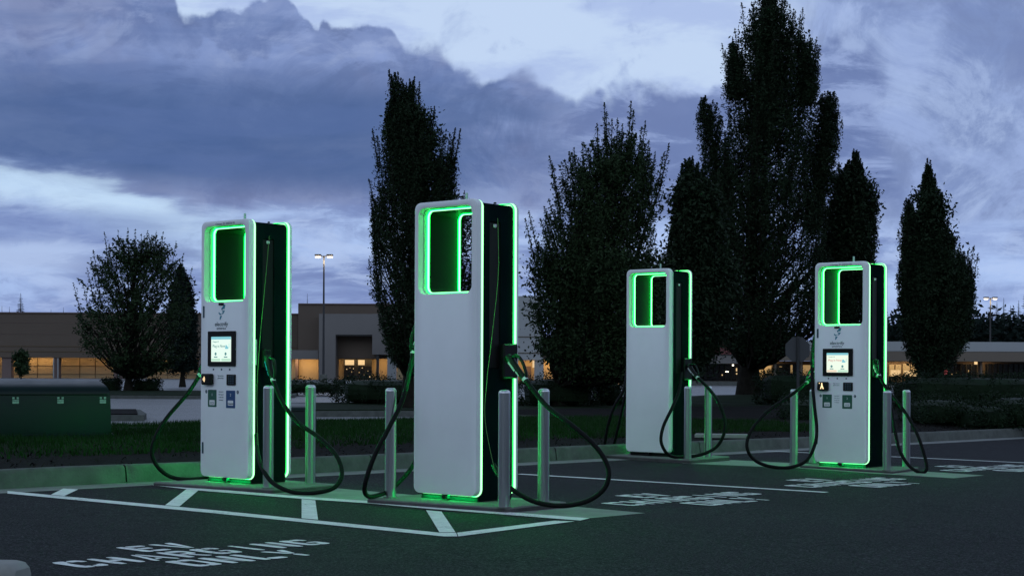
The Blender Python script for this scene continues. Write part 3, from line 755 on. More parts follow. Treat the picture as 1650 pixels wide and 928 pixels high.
# ------------------------------------------------------------------ utility boxes
def utility_box(px0, px1, top, bot, h_ground, label, stickers=True, depth=.9, rz=0.):
    p0, p1 = G(px0, bot, h_ground), G(px1, bot, h_ground)
    Y = (p0.y+p1.y)/2; w = (at(px1, bot, Y)-at(px0, bot, Y)).x; x0 = at(px0, bot, Y).x; ht = at(px0, top, Y).z-p0.z
    o = empty('utility_box', (x0+w/2, Y, gz(x0, Y)+h_ground-.02), rz, label, 'utility box', None)
    mb = MB(); n = 6
    prof = [(0, .09*ht), (.01, ht*.76), (.03, ht*.83), (.09, ht*.885), (.20, ht*.93), (.34, ht*.97), (.46, ht), (depth*.8, ht), (depth-.05, ht*.93), (depth, ht*.8), (depth, .09*ht)]
    V = []
    for sx in (-1, 1):
        for i, (y, z) in enumerate(prof):
            ins = .0 if z < ht*.8 else .012+((z-ht*.8)/(ht*.2))**2*.10
            V.append((sx*(w/2-.03-ins-.02*z/ht), y, z))
    m = len(prof)
    Fs = [(i, i+1, m+i+1, m+i) for i in range(m-1)]+[tuple(range(m))[::-1], tuple(range(m, 2*m))]
    mb.add(V, Fs); mb.go('housing', M_xfmr, o, True)
    mb = MB(); mb.box(-w/2, w/2, -.02, depth+.02, -.06, .09*ht, .012); mb.go('base', M_xfmr, o)
    mb = MB(); mb.box(-w/2+.08, w/2-.08, -.004, .012, ht*.745, ht*.76, .001); mb.go('lid_seam', M_black, o)
    if stickers:
        for k, f in enumerate((-.24, .25, .76) if stickers == 3 else (0,)):
            x = -w/2+w*((f+.0)*.0)+0
        for q in (105/3.865, 373/3.865, 631/3.865):
            x = at(q, 637, Y).x-(x0+w/2)
            mb = MB(); mb.box(x-.036, x+.036, -.004, .004, ht*.60, ht*.64); mb.box(x-.036, x+.036, -.004, .004, ht*.645, ht*.665); mb.box(x-.036, x-.012, -.004, .004, ht*.675, ht*.71); mb.box(x+.012, x+.036, -.004, .004, ht*.675, ht*.71)
            mb.go('warning_label', M_label, o)
        mb = MB()
        for z in (.44, .64): mb.lathe([(.012, 0), (.012, .01)], (-w/2+.10, -.01, ht*z), 8)
        mb.go('lock_bolt', M_steel, o)
    return o
utility_box(-46, 181, 608, 706, .21, 'long dark green utility box on the grass at the left edge', rz=math.radians(21))
utility_box(425, 514, 648, 693, .2, 'small dark green utility box behind the leftmost charger', stickers=False, depth=.6, rz=.2)

# wheel stop at the left corner, concrete cover
c = G(36, 906, .17)
o = empty('wheel_stop', (c.x, c.y, gz(c.x, c.y)+.004), math.radians(-8), 'pale concrete wheel stop cut off by the lower left corner', 'wheel stop')
mb = MB(); prof = [(.0, 0), (.0, .12), (.018, .155), (.04, .168), (.17, .168), (.20, .14), (.215, 0)]
V = []; k = len(prof)
for x, ins, dz in ((-1.7, 0, 0), (-.06, 0, 0), (-.02, .008, -.008), (0, .03, -.03)):
    for a, b in prof: V.append((x, clamp(a, ins, .215-ins)-.1, max(0, b+(dz if b > 0 else 0))))
Fs = [(i*k+j, i*k+j+1, (i+1)*k+j+1, (i+1)*k+j) for i in range(3) for j in range(k-1)]+[tuple(range(k)), tuple(3*k+j for j in range(k))]
mb.add(V, Fs); mb.go('block', M_flat, o, True)
p = G(1162, 700.5, .2)
o = empty('concrete_cover', (p.x, p.y, p.z), -.2, 'pale flat concrete cover lying on the bed behind the kerb', 'concrete cover')
mb = MB(); mb.box(-.37, .37, -.12, .12, -.04, .015, .005); mb.go('slab', M_flat, o)

# ------------------------------------------------------------------ foliage
def interp(rows, y):
    if y <= rows[0][0]: return rows[0][1], rows[0][2]
    for a, b in zip(rows, rows[1:]):
        if y <= b[0]:
            f = (y-a[0])/(b[0]-a[0]); return a[1]+(b[1]-a[1])*f, a[2]+(b[2]-a[2])*f
    return rows[-1][1], rows[-1][2]
rng = np.random.default_rng(11)
class Leaves:
    """collects leaf positions; every leaf becomes one small bent diamond"""
    def __init__(s): s.c = []; s.z = []
    def blob(s, c, r, n, size, flat=.8):
        p = rng.normal(0, 1, (n, 3))*np.array([r*.5, r*.5, r*.5*flat])+np.array(c)
        s.c.append(p); s.z.append(size*rng.uniform(.55, 1.35, n))
    def plume(s, a, b, w, n, size):
        """leafy shoot from a to b, fattest low, drawn out to a point"""
        a, b = np.array(a), np.array(b)
        t = rng.random(n)**.85
        prof = w*np.clip(.55+1.3*t, 0, 1.)*np.clip(1-t**1.8, .03, 1)**.75
        d = rng.normal(0, 1, (n, 3)); d /= np.linalg.norm(d, axis=1)[:, None]
        p = a+(b-a)*t[:, None]+d*(prof*rng.random(n)**.8)[:, None]
        s.c.append(p); s.z.append(size*rng.uniform(.55, 1.3, n)*(1-.3*t))
    def build(s, name, m, parent, origin):
        c = np.concatenate(s.c); z = np.concatenate(s.z); n = len(c)
        c = c-np.array(origin)
        a = rng.normal(0, 1, (n, 3)); a[:, 2] *= .8; a /= np.linalg.norm(a, axis=1)[:, None]
        q = rng.normal(0, 1, (n, 3)); b = np.cross(a, q); b /= np.linalg.norm(b, axis=1)[:, None]
        z = z[:, None]
        V = np.stack([c-a*z, c-b*z*.46+a*z*.1, c+a*z, c+b*z*.46+a*z*.1], axis=1).reshape(-1, 3).astype(np.float32)
        me = bpy.data.meshes.new(name); me.vertices.add(4*n); me.vertices.foreach_set('co', V.ravel())
        me.loops.add(4*n); me.loops.foreach_set('vertex_index', np.arange(4*n, dtype=np.int32))
        me.polygons.add(n); me.polygons.foreach_set('loop_start', np.arange(0, 4*n, 4, dtype=np.int32))
        me.polygons.foreach_set('loop_total', np.full(n, 4, dtype=np.int32))
        me.materials.append(m); me.update(calc_edges=True); me.validate()
        o = bpy.data.objects.new(name, me); COL.objects.link(o)
        if parent is not None: o.parent = parent
        return o
def leaf_cloud(V, Fs, c, r, n, size, flat=.6):
    for _ in range(n):
        d = Vector((random.gauss(0, 1), random.gauss(0, 1), random.gauss(0, flat+.4)))*r*.5
        p = c+d; s = size*random.uniform(.6, 1.35)
        a = Vector((random.gauss(0, 1), random.gauss(0, 1), random.gauss(0, .7))).normalized()
        b = a.cross(Vector((random.gauss(0, 1), random.gauss(0, 1), random.gauss(0, 1)))).normalized()
        i = len(V)
        V += [p-a*s, p-b*s*.45+a*s*.1, p+a*s, p+b*s*.45+a*s*.1]; Fs.append((i, i+1, i+2, i+3))
def tree(rows, trunk, Y, lab, plumes=300, per=220, w=.30, L=1.6, lean=.35, size=.05, mat_i=0, tr=.16, cat='tree', base_h=.15, shell=.62, limb=.5, thin=1.0, fill=.8, name='tree', spikes=(), lobes=(), low=0):
    """rows: surveyed silhouette (image row, left, right); trunk: (px, foot row)"""
    foot = at(trunk[0], trunk[1], Y); gx = foot.x; z0 = gz(gx, Y)+base_h
    mpp = Y/F
    zof = lambda py: at(trunk[0], py, Y).z
    pyof = lambda z: HZ-(z-CAMH)*F/Y
    ztop, zbot = zof(rows[0][0]), zof(rows[-1][0])
    o = empty(name, (gx, Y, z0), 0, lab, cat)
    lv = Leaves(); tb = MB()
    hT = z0+(ztop-z0)*.9; n = 10; tp = []
    def axis(z):
        xl, xr = interp(rows, pyof(z)); return at((xl+xr)/2, pyof(z), Y).x, (xr-xl)/2*mpp
    for i in range(n+1):
        f = i/n; z = z0-.1+(hT-z0+.1)*f; cx, _ = axis(z)
        q = clamp((z-zbot)/(ztop-zbot), 0, 1)**1.5*.75
        tp.append(Vector((gx*(1-q)+cx*q+random.uniform(-1, 1)*tr*.3*f, Y+random.uniform(-1, 1)*tr*.3*f, z)))
    rr = [tr*(1.0-.93*(i/n)**.8) for i in range(n+1)]; rr[0] = tr*1.55
    tb.tube(tp, rr, 10)
    def trunk_at(z):
        ii = clamp((z-z0)/(hT-z0)*n, 0, n-.01); i0 = int(ii); return tp[i0].lerp(tp[i0+1], ii-i0), rr[i0]
    for k in range(plumes):
        f = random.random()**.9
        zt = zbot+(ztop-zbot)*f
        cx, R = axis(zt)
        ang = random.uniform(0, 2*PI)
        u = 1.0 if random.random() < shell else math.sqrt(random.random())
        ww = w*random.uniform(.65, 1.25)*clamp(R/(4*w)+.35, .4, 1.1)
        rad = max(0, R-ww*.7)*u*random.uniform(.9, 1.03)
        tip = Vector((cx+rad*math.cos(ang), Y+rad*math.sin(ang), zt))
        ln = L*random.uniform(.6, 1.35)*clamp((ztop-zbot)/8, .5, 1.5)
        base = tip-Vector((math.cos(ang)*lean*ln, math.sin(ang)*lean*ln, ln))
        if base.z < zbot:
            base.z = zbot+random.uniform(-.1, .35); 
            if tip.z < base.z+.2: tip.z = base.z+.5
        cb, Rb = axis(base.z)
        # stay inside the outline at the foot of the shoot too
        dx = base.x-cb
        if abs(dx) > max(0, Rb-ww*.8): base.x = cb+math.copysign(max(0, Rb-ww*.8), dx)
        lv.plume(base, tip, ww, int(per*random.uniform(.7, 1.3)*thin), size)
        if random.random() < limb:
            zb = max(z0+(zbot-z0)*.8, base.z-rad*random.uniform(.6, 1.2)); a, r_ = trunk_at(zb)
            mid = a.lerp(base, .55)+Vector((0, 0, -.08*rad)); r0 = max(.02, r_*.32)
            tb.tube([a, mid, base, base.lerp(tip, .6), tip], [r0, r0*.6, max(.012, r0*.35), .010, .004], 5)
    for k in range(int(plumes*fill)):
        z = zbot+(ztop-zbot)*random.uniform(.02, .86); cx, Rr = axis(z); ang = random.uniform(0, 2*PI); q = Rr*.55*math.sqrt(random.random())
        lv.blob((cx+q*math.cos(ang), Y+q*math.sin(ang), z), w*1.15, int(per*.6), size*1.3)
    for px, py in spikes:
        tip = at(px, py, Y+random.uniform(-.3, .3)); cb, Rb = axis(tip.z-w*3.6)
        hh = w*3.6; base = Vector((tip.x*.86+cb*.14, tip.y, tip.z-hh)); lv.plume(base, tip, w*.62, int(per*.8), size)
        lv.plume(base-Vector((0, 0, hh*.6)), base+Vector((0, 0, hh*.3)), w*.9, int(per), size)
        tb.tube([base, tip], [.02, .005], 4)
    for k in range(low):
        z = zbot+(ztop-zbot)*random.uniform(0., .5); cx, Rr = axis(z); ang = random.uniform(0, 2*PI); q = max(0, Rr-w*.8)*math.sqrt(random.random())
        lv.blob((cx+q*math.cos(ang), Y+q*math.sin(ang), z), w*1.5, int(per*.9), size*1.15)
    for lrows, num in lobes:
        zt_, zb_ = zof(lrows[0][0]), zof(lrows[-1][0]); yo = Y+random.uniform(-.6, .6)
        for k in range(num):
            z = zb_+(zt_-zb_)*random.random(); xl, xr = interp(lrows, pyof(z)); cx = at((xl+xr)/2, pyof(z), Y).x; Rr = (xr-xl)/2*mpp
            ww = min(w*random.uniform(.6, 1.), Rr*.6+.1); ang = random.uniform(0, 2*PI); q = max(0, Rr-ww*.75)*math.sqrt(random.random())
            tip = Vector((cx+q*math.cos(ang), yo+q*math.sin(ang), z)); ln = L*random.uniform(.45, .9)
            base = tip-Vector((math.cos(ang)*.2*ln, 0, ln)); base.z = max(base.z, zb_-.4)
            lv.plume(base, tip, ww, int(per*random.uniform(.7, 1.2)), size)
    tb.v = [tuple(Vector(q)-Vector(o.location)) for q in tb.v]
    tb.go('trunk', M_bark, o, True)
    lv.build('crown', M_leafs[mat_i], o, tuple(o.location))
    return o

T1R = [(380, 175, 268), (400, 158, 290), (430, 132, 306), (455, 118, 314), (475, 140, 320), (500, 118, 324), (522, 112, 326), (552, 116, 324), (580, 146, 304), (600, 185, 266)]
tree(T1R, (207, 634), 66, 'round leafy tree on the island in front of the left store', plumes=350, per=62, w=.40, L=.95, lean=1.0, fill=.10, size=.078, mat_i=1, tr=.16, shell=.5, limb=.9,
     spikes=[(168, 374), (190, 371), (206, 368), (218, 369), (238, 371), (252, 372), (263, 374), (284, 388), (150, 403), (140, 430), (118, 456), (133, 455), (310, 430), (124, 480), (296, 408), (176, 392), (228, 376), (146, 415)])
tree([(560, 29, 45), (572, 20, 49), (590, 21, 50), (602, 26, 46)], (34, 620), 100, 'tiny young tree above the long green utility box', plumes=40, per=50, w=.3, L=.9, lean=.3, size=.10, mat_i=1, tr=.06, base_h=0)
T2R = [(116, 624, 640), (130, 624, 672), (150, 620, 690), (175, 610, 700), (205, 603, 722), (220, 599, 746), (260, 598, 746), (300, 592, 750), (330, 588, 785), (350, 588, 805), (420, 587, 805), (480, 590, 785), (520, 600, 745), (550, 612, 715), (588, 632, 695)]
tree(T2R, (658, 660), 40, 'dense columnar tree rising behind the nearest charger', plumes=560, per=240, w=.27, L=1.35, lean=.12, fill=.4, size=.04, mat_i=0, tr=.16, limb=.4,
     spikes=[(627, 112), (641, 116), (668, 124), (676, 132), (700, 172), (660, 128), (742, 208), (734, 206), (600, 208), (594, 288)])
T3R = [(215, 955, 1035), (240, 905, 1065), (262, 890, 1074), (300, 884, 1078), (340, 862, 1078), (400, 848, 1078), (470, 842, 1085), (540, 852, 1088), (580, 864, 1068), (606, 884, 1040)]
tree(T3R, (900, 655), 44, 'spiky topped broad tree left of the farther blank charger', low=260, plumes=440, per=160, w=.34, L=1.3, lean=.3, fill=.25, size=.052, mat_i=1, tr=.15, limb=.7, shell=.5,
     spikes=[(974, 166), (977, 180), (1017, 163), (1021, 178), (986, 192), (1003, 200), (1040, 195), (1034, 205), (962, 200), (938, 228), (885, 250), (917, 245), (948, 238), (1078, 232), (1070, 246), (1056, 244), (1046, 226), (890, 262), (852, 340), (846, 352), (925, 238), (995, 190)])
tree([(252, 1094, 1128), (280, 1082, 1152), (340, 1072, 1172), (420, 1058, 1190), (500, 1040, 1190), (560, 1012, 1168), (600, 1002, 1128)], (984, 655), 50,
     'dark tree trunk and crown directly behind the farther blank charger', low=150, plumes=420, per=240, w=.40, L=1.5, lean=.12, fill=.7, size=.062, mat_i=0, tr=.22, limb=0)
T4R = [(-70, 1228, 1246), (-20, 1212, 1270), (5, 1200, 1286), (40, 1190, 1300), (62, 1180, 1312), (90, 1175, 1316), (125, 1170, 1316), (160, 1155, 1322), (190, 1150, 1330), (250, 1135, 1335), (300, 1120, 1340), (380, 1114, 1345), (450, 1114, 1348), (510, 1122, 1343), (545, 1146, 1308), (575, 1186, 1250)]
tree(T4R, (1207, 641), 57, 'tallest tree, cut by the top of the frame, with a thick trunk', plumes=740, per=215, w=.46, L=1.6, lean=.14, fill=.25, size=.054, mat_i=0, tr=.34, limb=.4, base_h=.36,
     spikes=[(1163, 70), (1168, 84), (1294, 12), (1290, 26), (1316, 60), (1322, 74), (1184, 46), (1195, 5), (1318, 100), (1180, 60)],
     lobes=[([(150, 1120, 1150), (160, 1113, 1175), (195, 1111, 1190), (235, 1115, 1200), (285, 1118, 1200), (330, 1112, 1190)], 130), ([(142, 1318, 1360), (150, 1305, 1368), (178, 1300, 1373), (215, 1285, 1370), (258, 1280, 1364), (310, 1275, 1352), (350, 1275, 1345)], 190),
            ([(58, 1275, 1322), (74, 1265, 1326), (120, 1270, 1328), (150, 1265, 1328)], 70), ([(64, 1161, 1200), (88, 1157, 1210), (140, 1152, 1220)], 60)])
tree([(242, 1370, 1388), (258, 1354, 1396), (285, 1335, 1402), (305, 1322, 1420), (350, 1316, 1420), (400, 1305, 1416), (470, 1295, 1408), (540, 1305, 1390), (585, 1325, 1370)], (1350, 645), 60,
     'dark tree between the tallest tree and the rightmost charger', plumes=420, per=240, w=.42, L=1.5, lean=.12, fill=.5, size=.068, mat_i=0, tr=.2, limb=.4, spikes=[(1376, 240), (1412, 302), (1416, 310), (1352, 262)])
tree([(260, 1486, 1503), (280, 1480, 1513), (315, 1474, 1526), (350, 1466, 1537), (385, 1458, 1549), (415, 1450, 1566), (450, 1442, 1576), (500, 1442, 1578), (545, 1448, 1568), (580, 1466, 1538), (600, 1480, 1520)], (1491, 650), 52,
     'columnar tree right of the rightmost charger', plumes=420, per=230, w=.34, L=1.5, lean=.12, fill=.4, size=.053, mat_i=0, tr=.17, limb=.4,
     spikes=[(1494, 255), (1499, 258), (1460, 318), (1466, 322), (1452, 345), (1458, 340), (1447, 370), (1570, 395), (1576, 408), (1562, 398), (1470, 330)],
     lobes=[([(316, 1454, 1482), (330, 1449, 1494), (380, 1443, 1496), (430, 1440, 1496), (480, 1438, 1490)], 110), ([(392, 1535, 1574), (412, 1530, 1584), (470, 1545, 1586), (520, 1545, 1582)], 70)])

def conifer(px, top, bot, wpx, Y, lab, n=40, group=None):
    b = at(px, bot, Y); t = at(px, top, Y); h = t.z-b.z; z0 = gz(b.x, Y)
    o = empty('conifer', (b.x, Y, z0), 0, lab, 'conifer', group)
    tb = MB(); tb.tube([(0, 0, 0), (0, 0, (t.z-z0)*.6), (0, 0, t.z-z0)], [.16, .1, .02], 6)
    V = []; Fs = []; R = wpx/2*Y/F
    for k in range(n):
        f = (k+.5)/n; z = b.z-z0+h*f
        L_ = R*(1-f)**.85*random.uniform(.65, 1.15)+.05*R
        for j in range(9):
            a = random.uniform(0, 2*PI); l = L_*random.uniform(.6, 1.1); dz = -l*.25
            d = Vector((math.cos(a), math.sin(a), 0)); s = Vector((-d.y, d.x, 0))*l*.24
            i = len(V); c = Vector((0, 0, z)); V += [c, c+d*l*.55+s+Vector((0, 0, dz*.5-l*.1)), c+d*l+Vector((0, 0, dz+l*.12)), c+d*l*.55-s+Vector((0, 0, dz*.5-l*.1))]
            Fs.append((i, i+1, i+2, i+3))
            for q in (.35, .6, .8):
                i = len(V); c2 = c+d*l*q+Vector((0, 0, dz*q)); w = l*.3*(1.1-q)
                V += [c2, c2+s*1.2+Vector((0, 0, -w*.8)), c2+d*w*.5+Vector((0, 0, w*.3)), c2-s*1.2+Vector((0, 0, -w*.8))]; Fs.append((i, i+1, i+2, i+3))
    tb.go('trunk', M_bark, o, True); link('crown', V, Fs, M_leafs[2], o)
    return o
tree([(424, 289, 293), (436, 285, 298), (452, 279, 305), (480, 272, 314), (520, 268, 320), (560, 266, 322), (598, 268, 320)], (294, 618), 88, 'dark pointed conifer at the right of the round leafy tree', plumes=260, per=90, w=.42, L=.8, lean=-.5, size=.085, mat_i=2, tr=.14, limb=0, fill=.5, name='conifer', cat='conifer')
grp = 'conifers beyond the store roofs'
conifer(33, 472, 540, 30, 260, 'pointed conifer rising highest above the left store roof', 34, grp)
conifer(15, 494, 540, 12, 300, 'small conifer tip next to the pointed conifer, above the left roof', 20, grp)
conifer(3, 493, 540, 12, 300, 'conifer tip at the left edge of the photo above the roof', 20, grp)
conifer(82, 498, 540, 10, 300, 'left tip of the pair of small conifers over the left roof', 20, grp)
conifer(102, 495, 540, 12, 290, 'right tip of the pair of small conifers over the left roof', 20, grp)
conifer(133, 500, 540, 6, 300, 'thin conifer tip beside the round tree, above the left roof', 16, grp)
conifer(495, 473, 540, 16, 290, 'lone conifer above the entrance block roof', 22, grp)
for i, (px, top, w, Y, lb) in enumerate(((1592, 500, 34, 230, 'dark conifer just left of the right lamp post'), (1606, 486, 34, 250, 'conifer behind the head of the right lamp post'), (1617, 480, 26, 240, 'conifer right of the right lamp post, with a sharp tip'),
        (1628, 492, 26, 235, 'lower conifer between two sharp tips at the right edge'), (1641, 484, 30, 228, 'conifer second from the right edge of the photo'), (1653, 460, 40, 200, 'tallest dark conifer at the right edge of the photo'),
        (1575, 505, 34, 240, 'conifer peeking out right of the columnar tree'))):
    conifer(px, top, 570, w, Y, lb, 40, 'dark conifers behind the right store')
V = []; Fs = []
for k in range(900):
    px = random.uniform(1420, 1760); Y = random.uniform(205, 235); top = 530-12*mn.noise(Vector((px*.05, 0, 0)))
    c = at(px, random.uniform(top-6, 600), Y); leaf_cloud(V, Fs, c, 2.2, 16, .55)
link('far_wood', V, Fs, M_leafs[2], kind='stuff', label='dark far-off wood behind the right store roof', cat='wood')

def hedge(px0, px1, top, bot, Y, depth, lab, lsize=.05, cell=.16, per=8, mat_i=3, h0=.1, group=None, lumps=.12, name='hedge'):
    a, b = at(px0, bot, Y), at(px1, bot, Y); cx = (a.x+b.x)/2; z0 = gz(cx, Y)+h0; z1 = at(px0, top, Y).z
    hx, hz_ = (b.x-a.x)/2, max(.25, (z1-z0)/2); o = empty(name, (cx, Y, z0), 0, lab, 'hedge' if name == 'hedge' else 'shrub', group)
    lv = Leaves()
    n = int(min(2600, (2*hx)*(2*hz_)*2.3/cell**2+120))
    for k in range(n):
        u, v, w = (random.uniform(-1, 1) for _ in range(3))
        m = max(abs(u), abs(v), abs(w)); q = 1/m*random.uniform(.84, 1.0)
        u, v, w = u*q, v*q, w*q
        L6 = (abs(u)**4+abs(v)**4+abs(w)**4)**.25; u, v, w = u/L6, v/L6, w/L6
        s = 1+lumps*mn.noise(Vector((u*hx*1.1+cx, v*2, w*2)))*1.6
        lv.blob((u*hx*s, v*depth/2*s, hz_+w*hz_*s), cell, int(per*1.8), lsize*.72)
    tb = MB()
    tb.tube([(0, 0, -.05), (.05, .03, hz_), (-.04, 0, hz_*1.6)], [.04, .03, .01], 6)
    tb.go('stem', M_bark, o, True)
    # dense dark heart so nothing shines through
    mb = MB(); P = []
    N1, N2 = 9, 16
    for i in range(N1+1):
        for j in range(N2):
            th, ph = PI*i/N1, 2*PI*j/N2
            u, v, w = math.sin(th)*math.cos(ph), math.sin(th)*math.sin(ph), math.cos(th)
            L6 = (abs(u)**5+abs(v)**5+abs(w)**5)**.2
            P.append((u/L6*hx*.84, v/L6*depth/2*.84, hz_*.98+w/L6*hz_*.84))
    for i in range(N1):
        for j in range(N2): Fs2 = mb.f.append((i*N2+j, i*N2+(j+1) % N2, (i+1)*N2+(j+1) % N2, (i+1)*N2+j)); mb.mi.append(0)
    mb.v = P; 
    mb.go('inner_foliage', M_leafs[mat_i], o)
    lv.build('foliage', M_leafs[mat_i], o, (0, 0, 0))
    return o
hedge(545, 705, 608, 660, 45, 3., 'wide rounded hedge behind the bollard left of the nearest charger')
hedge(455, 552, 614, 634, 66, 2.6, 'low far hedge in front of the store entrance', cell=.2, lsize=.07)
hedge(835, 962, 607, 655, 45, 3., 'rounded hedge just right of the nearest charger')
hedge(955, 1002, 612, 650, 47, 2.4, 'small hedge below the crown left of the farther blank charger')
hedge(1222, 1312, 599, 641, 50, 2.6, 'clipped dark hedge under the back of the sign')
hedge(1256, 1342, 640, 688, 32, 2.2, 'round shrub between the sign and the rightmost charger', lsize=.04, cell=.13, name='shrub')
hedge(1425, 1700, 603, 640, 46, 3., 'long dark hedge beneath the right store windows')
hedge(1466, 1560, 640, 688, 31, 2.4, 'green shrub behind the farthest right bollard', lsize=.04, cell=.12, name='shrub')
hedge(1552, 1610, 650, 690, 29.5, 1.8, 'smaller shrub right of the green shrub by the farthest bollard', lsize=.04, cell=.12, name='shrub')
hedge(1598, 1720, 636, 690, 30, 2.4, 'dark shrub at the right edge of the photo', lsize=.04, cell=.12, name='shrub')
hedge(168, 192, 624, 640, 66.5, 1., 'low tuft left of the round leafy tree trunk', lsize=.06, name='shrub')
hedge(215, 256, 622, 638, 66.5, 1., 'low tuft right of the round leafy tree trunk', lsize=.06, name='shrub')

# ------------------------------------------------------------------ lamp posts and sign
def lamp_post(px, top, Y, lab, both=True, tall=None):
    t = at(px, top, Y); z0 = gz(t.x, Y); h = t.z-z0
    o = empty('lamp_post', (t.x, Y, z0), 0, lab, 'lamp post', 'parking lot lamp posts')
    mb = MB(); mb.lathe([(.30, 0), (.30, .7), (.26, .75)], n=16); mb.go('footing', M_conc, o, True)
    mb = MB(); mb.lathe([(.10, .7), (.055, h)], n=12); mb.go('pole', M_pole, o, True)
    for s in (-1, 1):
        mb = MB(); mb.tube([(0, 0, h-.12), (s*.14, 0, h-.05), (s*.24, 0, h)], .04, 8)
        mb.box(min(s*.20, s*.70), max(s*.20, s*.70), -.18, .18, h-.02, h+.10, .03)
        hd = mb.go('lamp_head', M_pole, o)
        mb = MB(); V = []
        n = 12
        for i in range(4):
            r = math.sin((i+1)/4*PI/2); zz = -.15*math.cos((i)/4*PI/2)
            for k in range(n): V.append((s*.46+.22*r*math.cos(2*PI*k/n), .16*r*math.sin(2*PI*k/n), h-.025+zz))
        mb.add(V, [(i*n+k, i*n+(k+1) % n, (i+1)*n+(k+1) % n, (i+1)*n+k) for i in range(3) for k in range(n)]+[tuple(range(n))])
        mb.go('lamp_lens', M_glow, hd, True)
    for s in (-1, 1):
        l = bpy.data.lights.new('lamp_light', 'POINT'); l.energy = 160; l.color = (1, .78, .5); l.shadow_soft_size = .2
        lo = bpy.data.objects.new('lamp_light', l); COL.objects.link(lo); lo.parent = o; lo.location = (s*.46, 0, h-.45)
    return o
lamp_post(522, 412, 120, 'twin headed lit lamp post left of the dense columnar tree')
lamp_post(1596, 480, 160, 'twin headed lit lamp post at the far right')
p = at(1286, 640, 36)
o = empty('traffic_sign', (p.x, 36, gz(p.x, 36)+.1), .1, 'back of an octagonal sign on a post, left of the rightmost charger', 'sign')
mb = MB(); zc = at(1286, 563, 36).z-o.location.z; r = .30
mb.tube([(0, .02, 0), (0, .02, zc+.3)], .032, 8); mb.go('post', M_pole, o, True)
mb = MB(); V = [(r*math.cos(PI/8+k*PI/4)/math.cos(PI/8)*.95, y, zc+r*math.sin(PI/8+k*PI/4)/math.cos(PI/8)*.95) for y in (.055, .06) for k in range(8)]
mb.add(V, [tuple(range(8))[::-1], tuple(range(8, 16))]+[(k, (k+1) % 8, 8+(k+1) % 8, 8+k) for k in range(8)]); mb.go('sign_plate', M_signback, o)

# ------------------------------------------------------------------ stores
def wallbox(px0, px1, top, bot, Y, depth, m, name, parent, z=None, bev=.0):
    a, b = at(px0, top, Y), at(px1, top, Y); zb = at(px0, bot, Y).z if bot is not None else gz(0, Y)-.3
    ov = Vector(parent.location)
    mb = MB(); mb.box(a.x-ov.x, b.x-ov.x, Y-ov.y, Y+depth-ov.y, zb-ov.z, a.z-ov.z)
    return mb.go(name, m, parent)
def area(parent, px0, px1, py, Y, w, energy, col=(1., .64, .29)):
    a, b = at(px0, py, Y), at(px1, py, Y)
    l = bpy.data.lights.new('soffit_light', 'AREA'); l.shape = 'RECTANGLE'; l.size = (b.x-a.x); l.size_y = w; l.energy = energy; l.color = col
    o = bpy.data.objects.new('soffit_light', l); COL.objects.link(o); o.parent = parent; o.location = (a+b)/2-Vector(parent.location)
    o.rotation_euler = (math.radians(28), 0, 0)
YS = 185
st = empty('store_building', (at(240, 600, YS).x, YS, gz(0, YS)), 0, 'long brown store with glowing ochre lower wall, left', 'store')
wallbox(-140, 480, 503.5, 575, YS, 30, M_tan_d, 'fascia', st)
wallbox(-140, 480, 502, 503.6, YS-.15, 30.2, M_col, 'roof_edge', st)
for y in (519, 537): wallbox(-140, 480, y, y+.35, YS-.03, .1, M_col, 'panel_joint', st)
for y in (556.5, 565): wallbox(-140, 480, y, y+.8, YS-.06, .1, M_joint, 'panel_joint', st)
lw = wallbox(-140, 513, 573, None, YS+3.2, 8, M_ochre, 'lower_wall', st)
for x in (60, 128, 153, 214, 270, 300, 440, 495): wallbox(x, x+.8, 576, 614, YS+3.12, .1, M_joint, 'wall_joint', st)
for y in (588, 601): wallbox(-140, 513, y, y+.5, YS+3.14, .1, M_joint, 'wall_joint', st)
for x0, x1 in ((3, 18), (86, 95), (183, 188), (191, 196), (320, 330), (476, 480.5)): wallbox(x0, x1, 573, None, YS+.2, 1.0, M_col, 'column', st)
wallbox(-140, 480, 614.3, None, YS-1, 5.5, M_conc, 'base_kerb', st)
for x in (85.5, 92.5, 190, 235): wallbox(x, x+1.4, 577, 612, YS-.4, .2, M_pale_st, 'downpipe', st)
area(st, 0, 90, 575.5, YS+2.6, .6, 150); area(st, 95, 320, 575.5, YS+2.6, .6, 330); area(st, 330, 475, 575.5, YS+2.6, .6, 210)

YE = 180
en = empty('store_building', (at(560, 600, YE).x, YE, gz(0, YE)), 0, 'tall block with a lit glass store entrance, between the left chargers', 'store')
wallbox(480.5, 642, 490, 577, YE+2, 28, M_tan_d, 'upper_wall', en)
wallbox(480.5, 642, 488.6, 490.2, YE+1.85, 28.2, M_col, 'roof_edge', en)
wallbox(469, 513, 564, 578.5, YE+.9, 1, M_grey_st, 'canopy_band', en)
wallbox(514, 541, 505.5, None, YE, 3.5, M_grey_st, 'portal_pier', en)
wallbox(541, 600, 505.5, 539, YE, 3.5, M_grey_st, 'portal_lintel', en)
wallbox(600, 642, 505.5, 571, YE, 3.5, M_grey_st, 'portal_lintel', en)
wallbox(541, 600, 538, 541, YE+.1, 3.3, M_frame, 'reveal', en)
wallbox(541, 610, 541, 578, YE+3.4, 2, M_tan, 'recess_wall', en)
wallbox(541, 645, 577.5, None, YE+6, 4, M_ochre, 'lobby_wall', en)
wallbox(606.5, 610.5, 541, None, YE+.2, .6, M_pole, 'column', en)
wallbox(624, 638, 571, None, YE+.3, 1.2, M_pale_st, 'column', en)
dr = wallbox(554, 599, 578.5, None, YE+5.4, .3, M_frame, 'entrance_door', en)
ov = Vector(en.location)
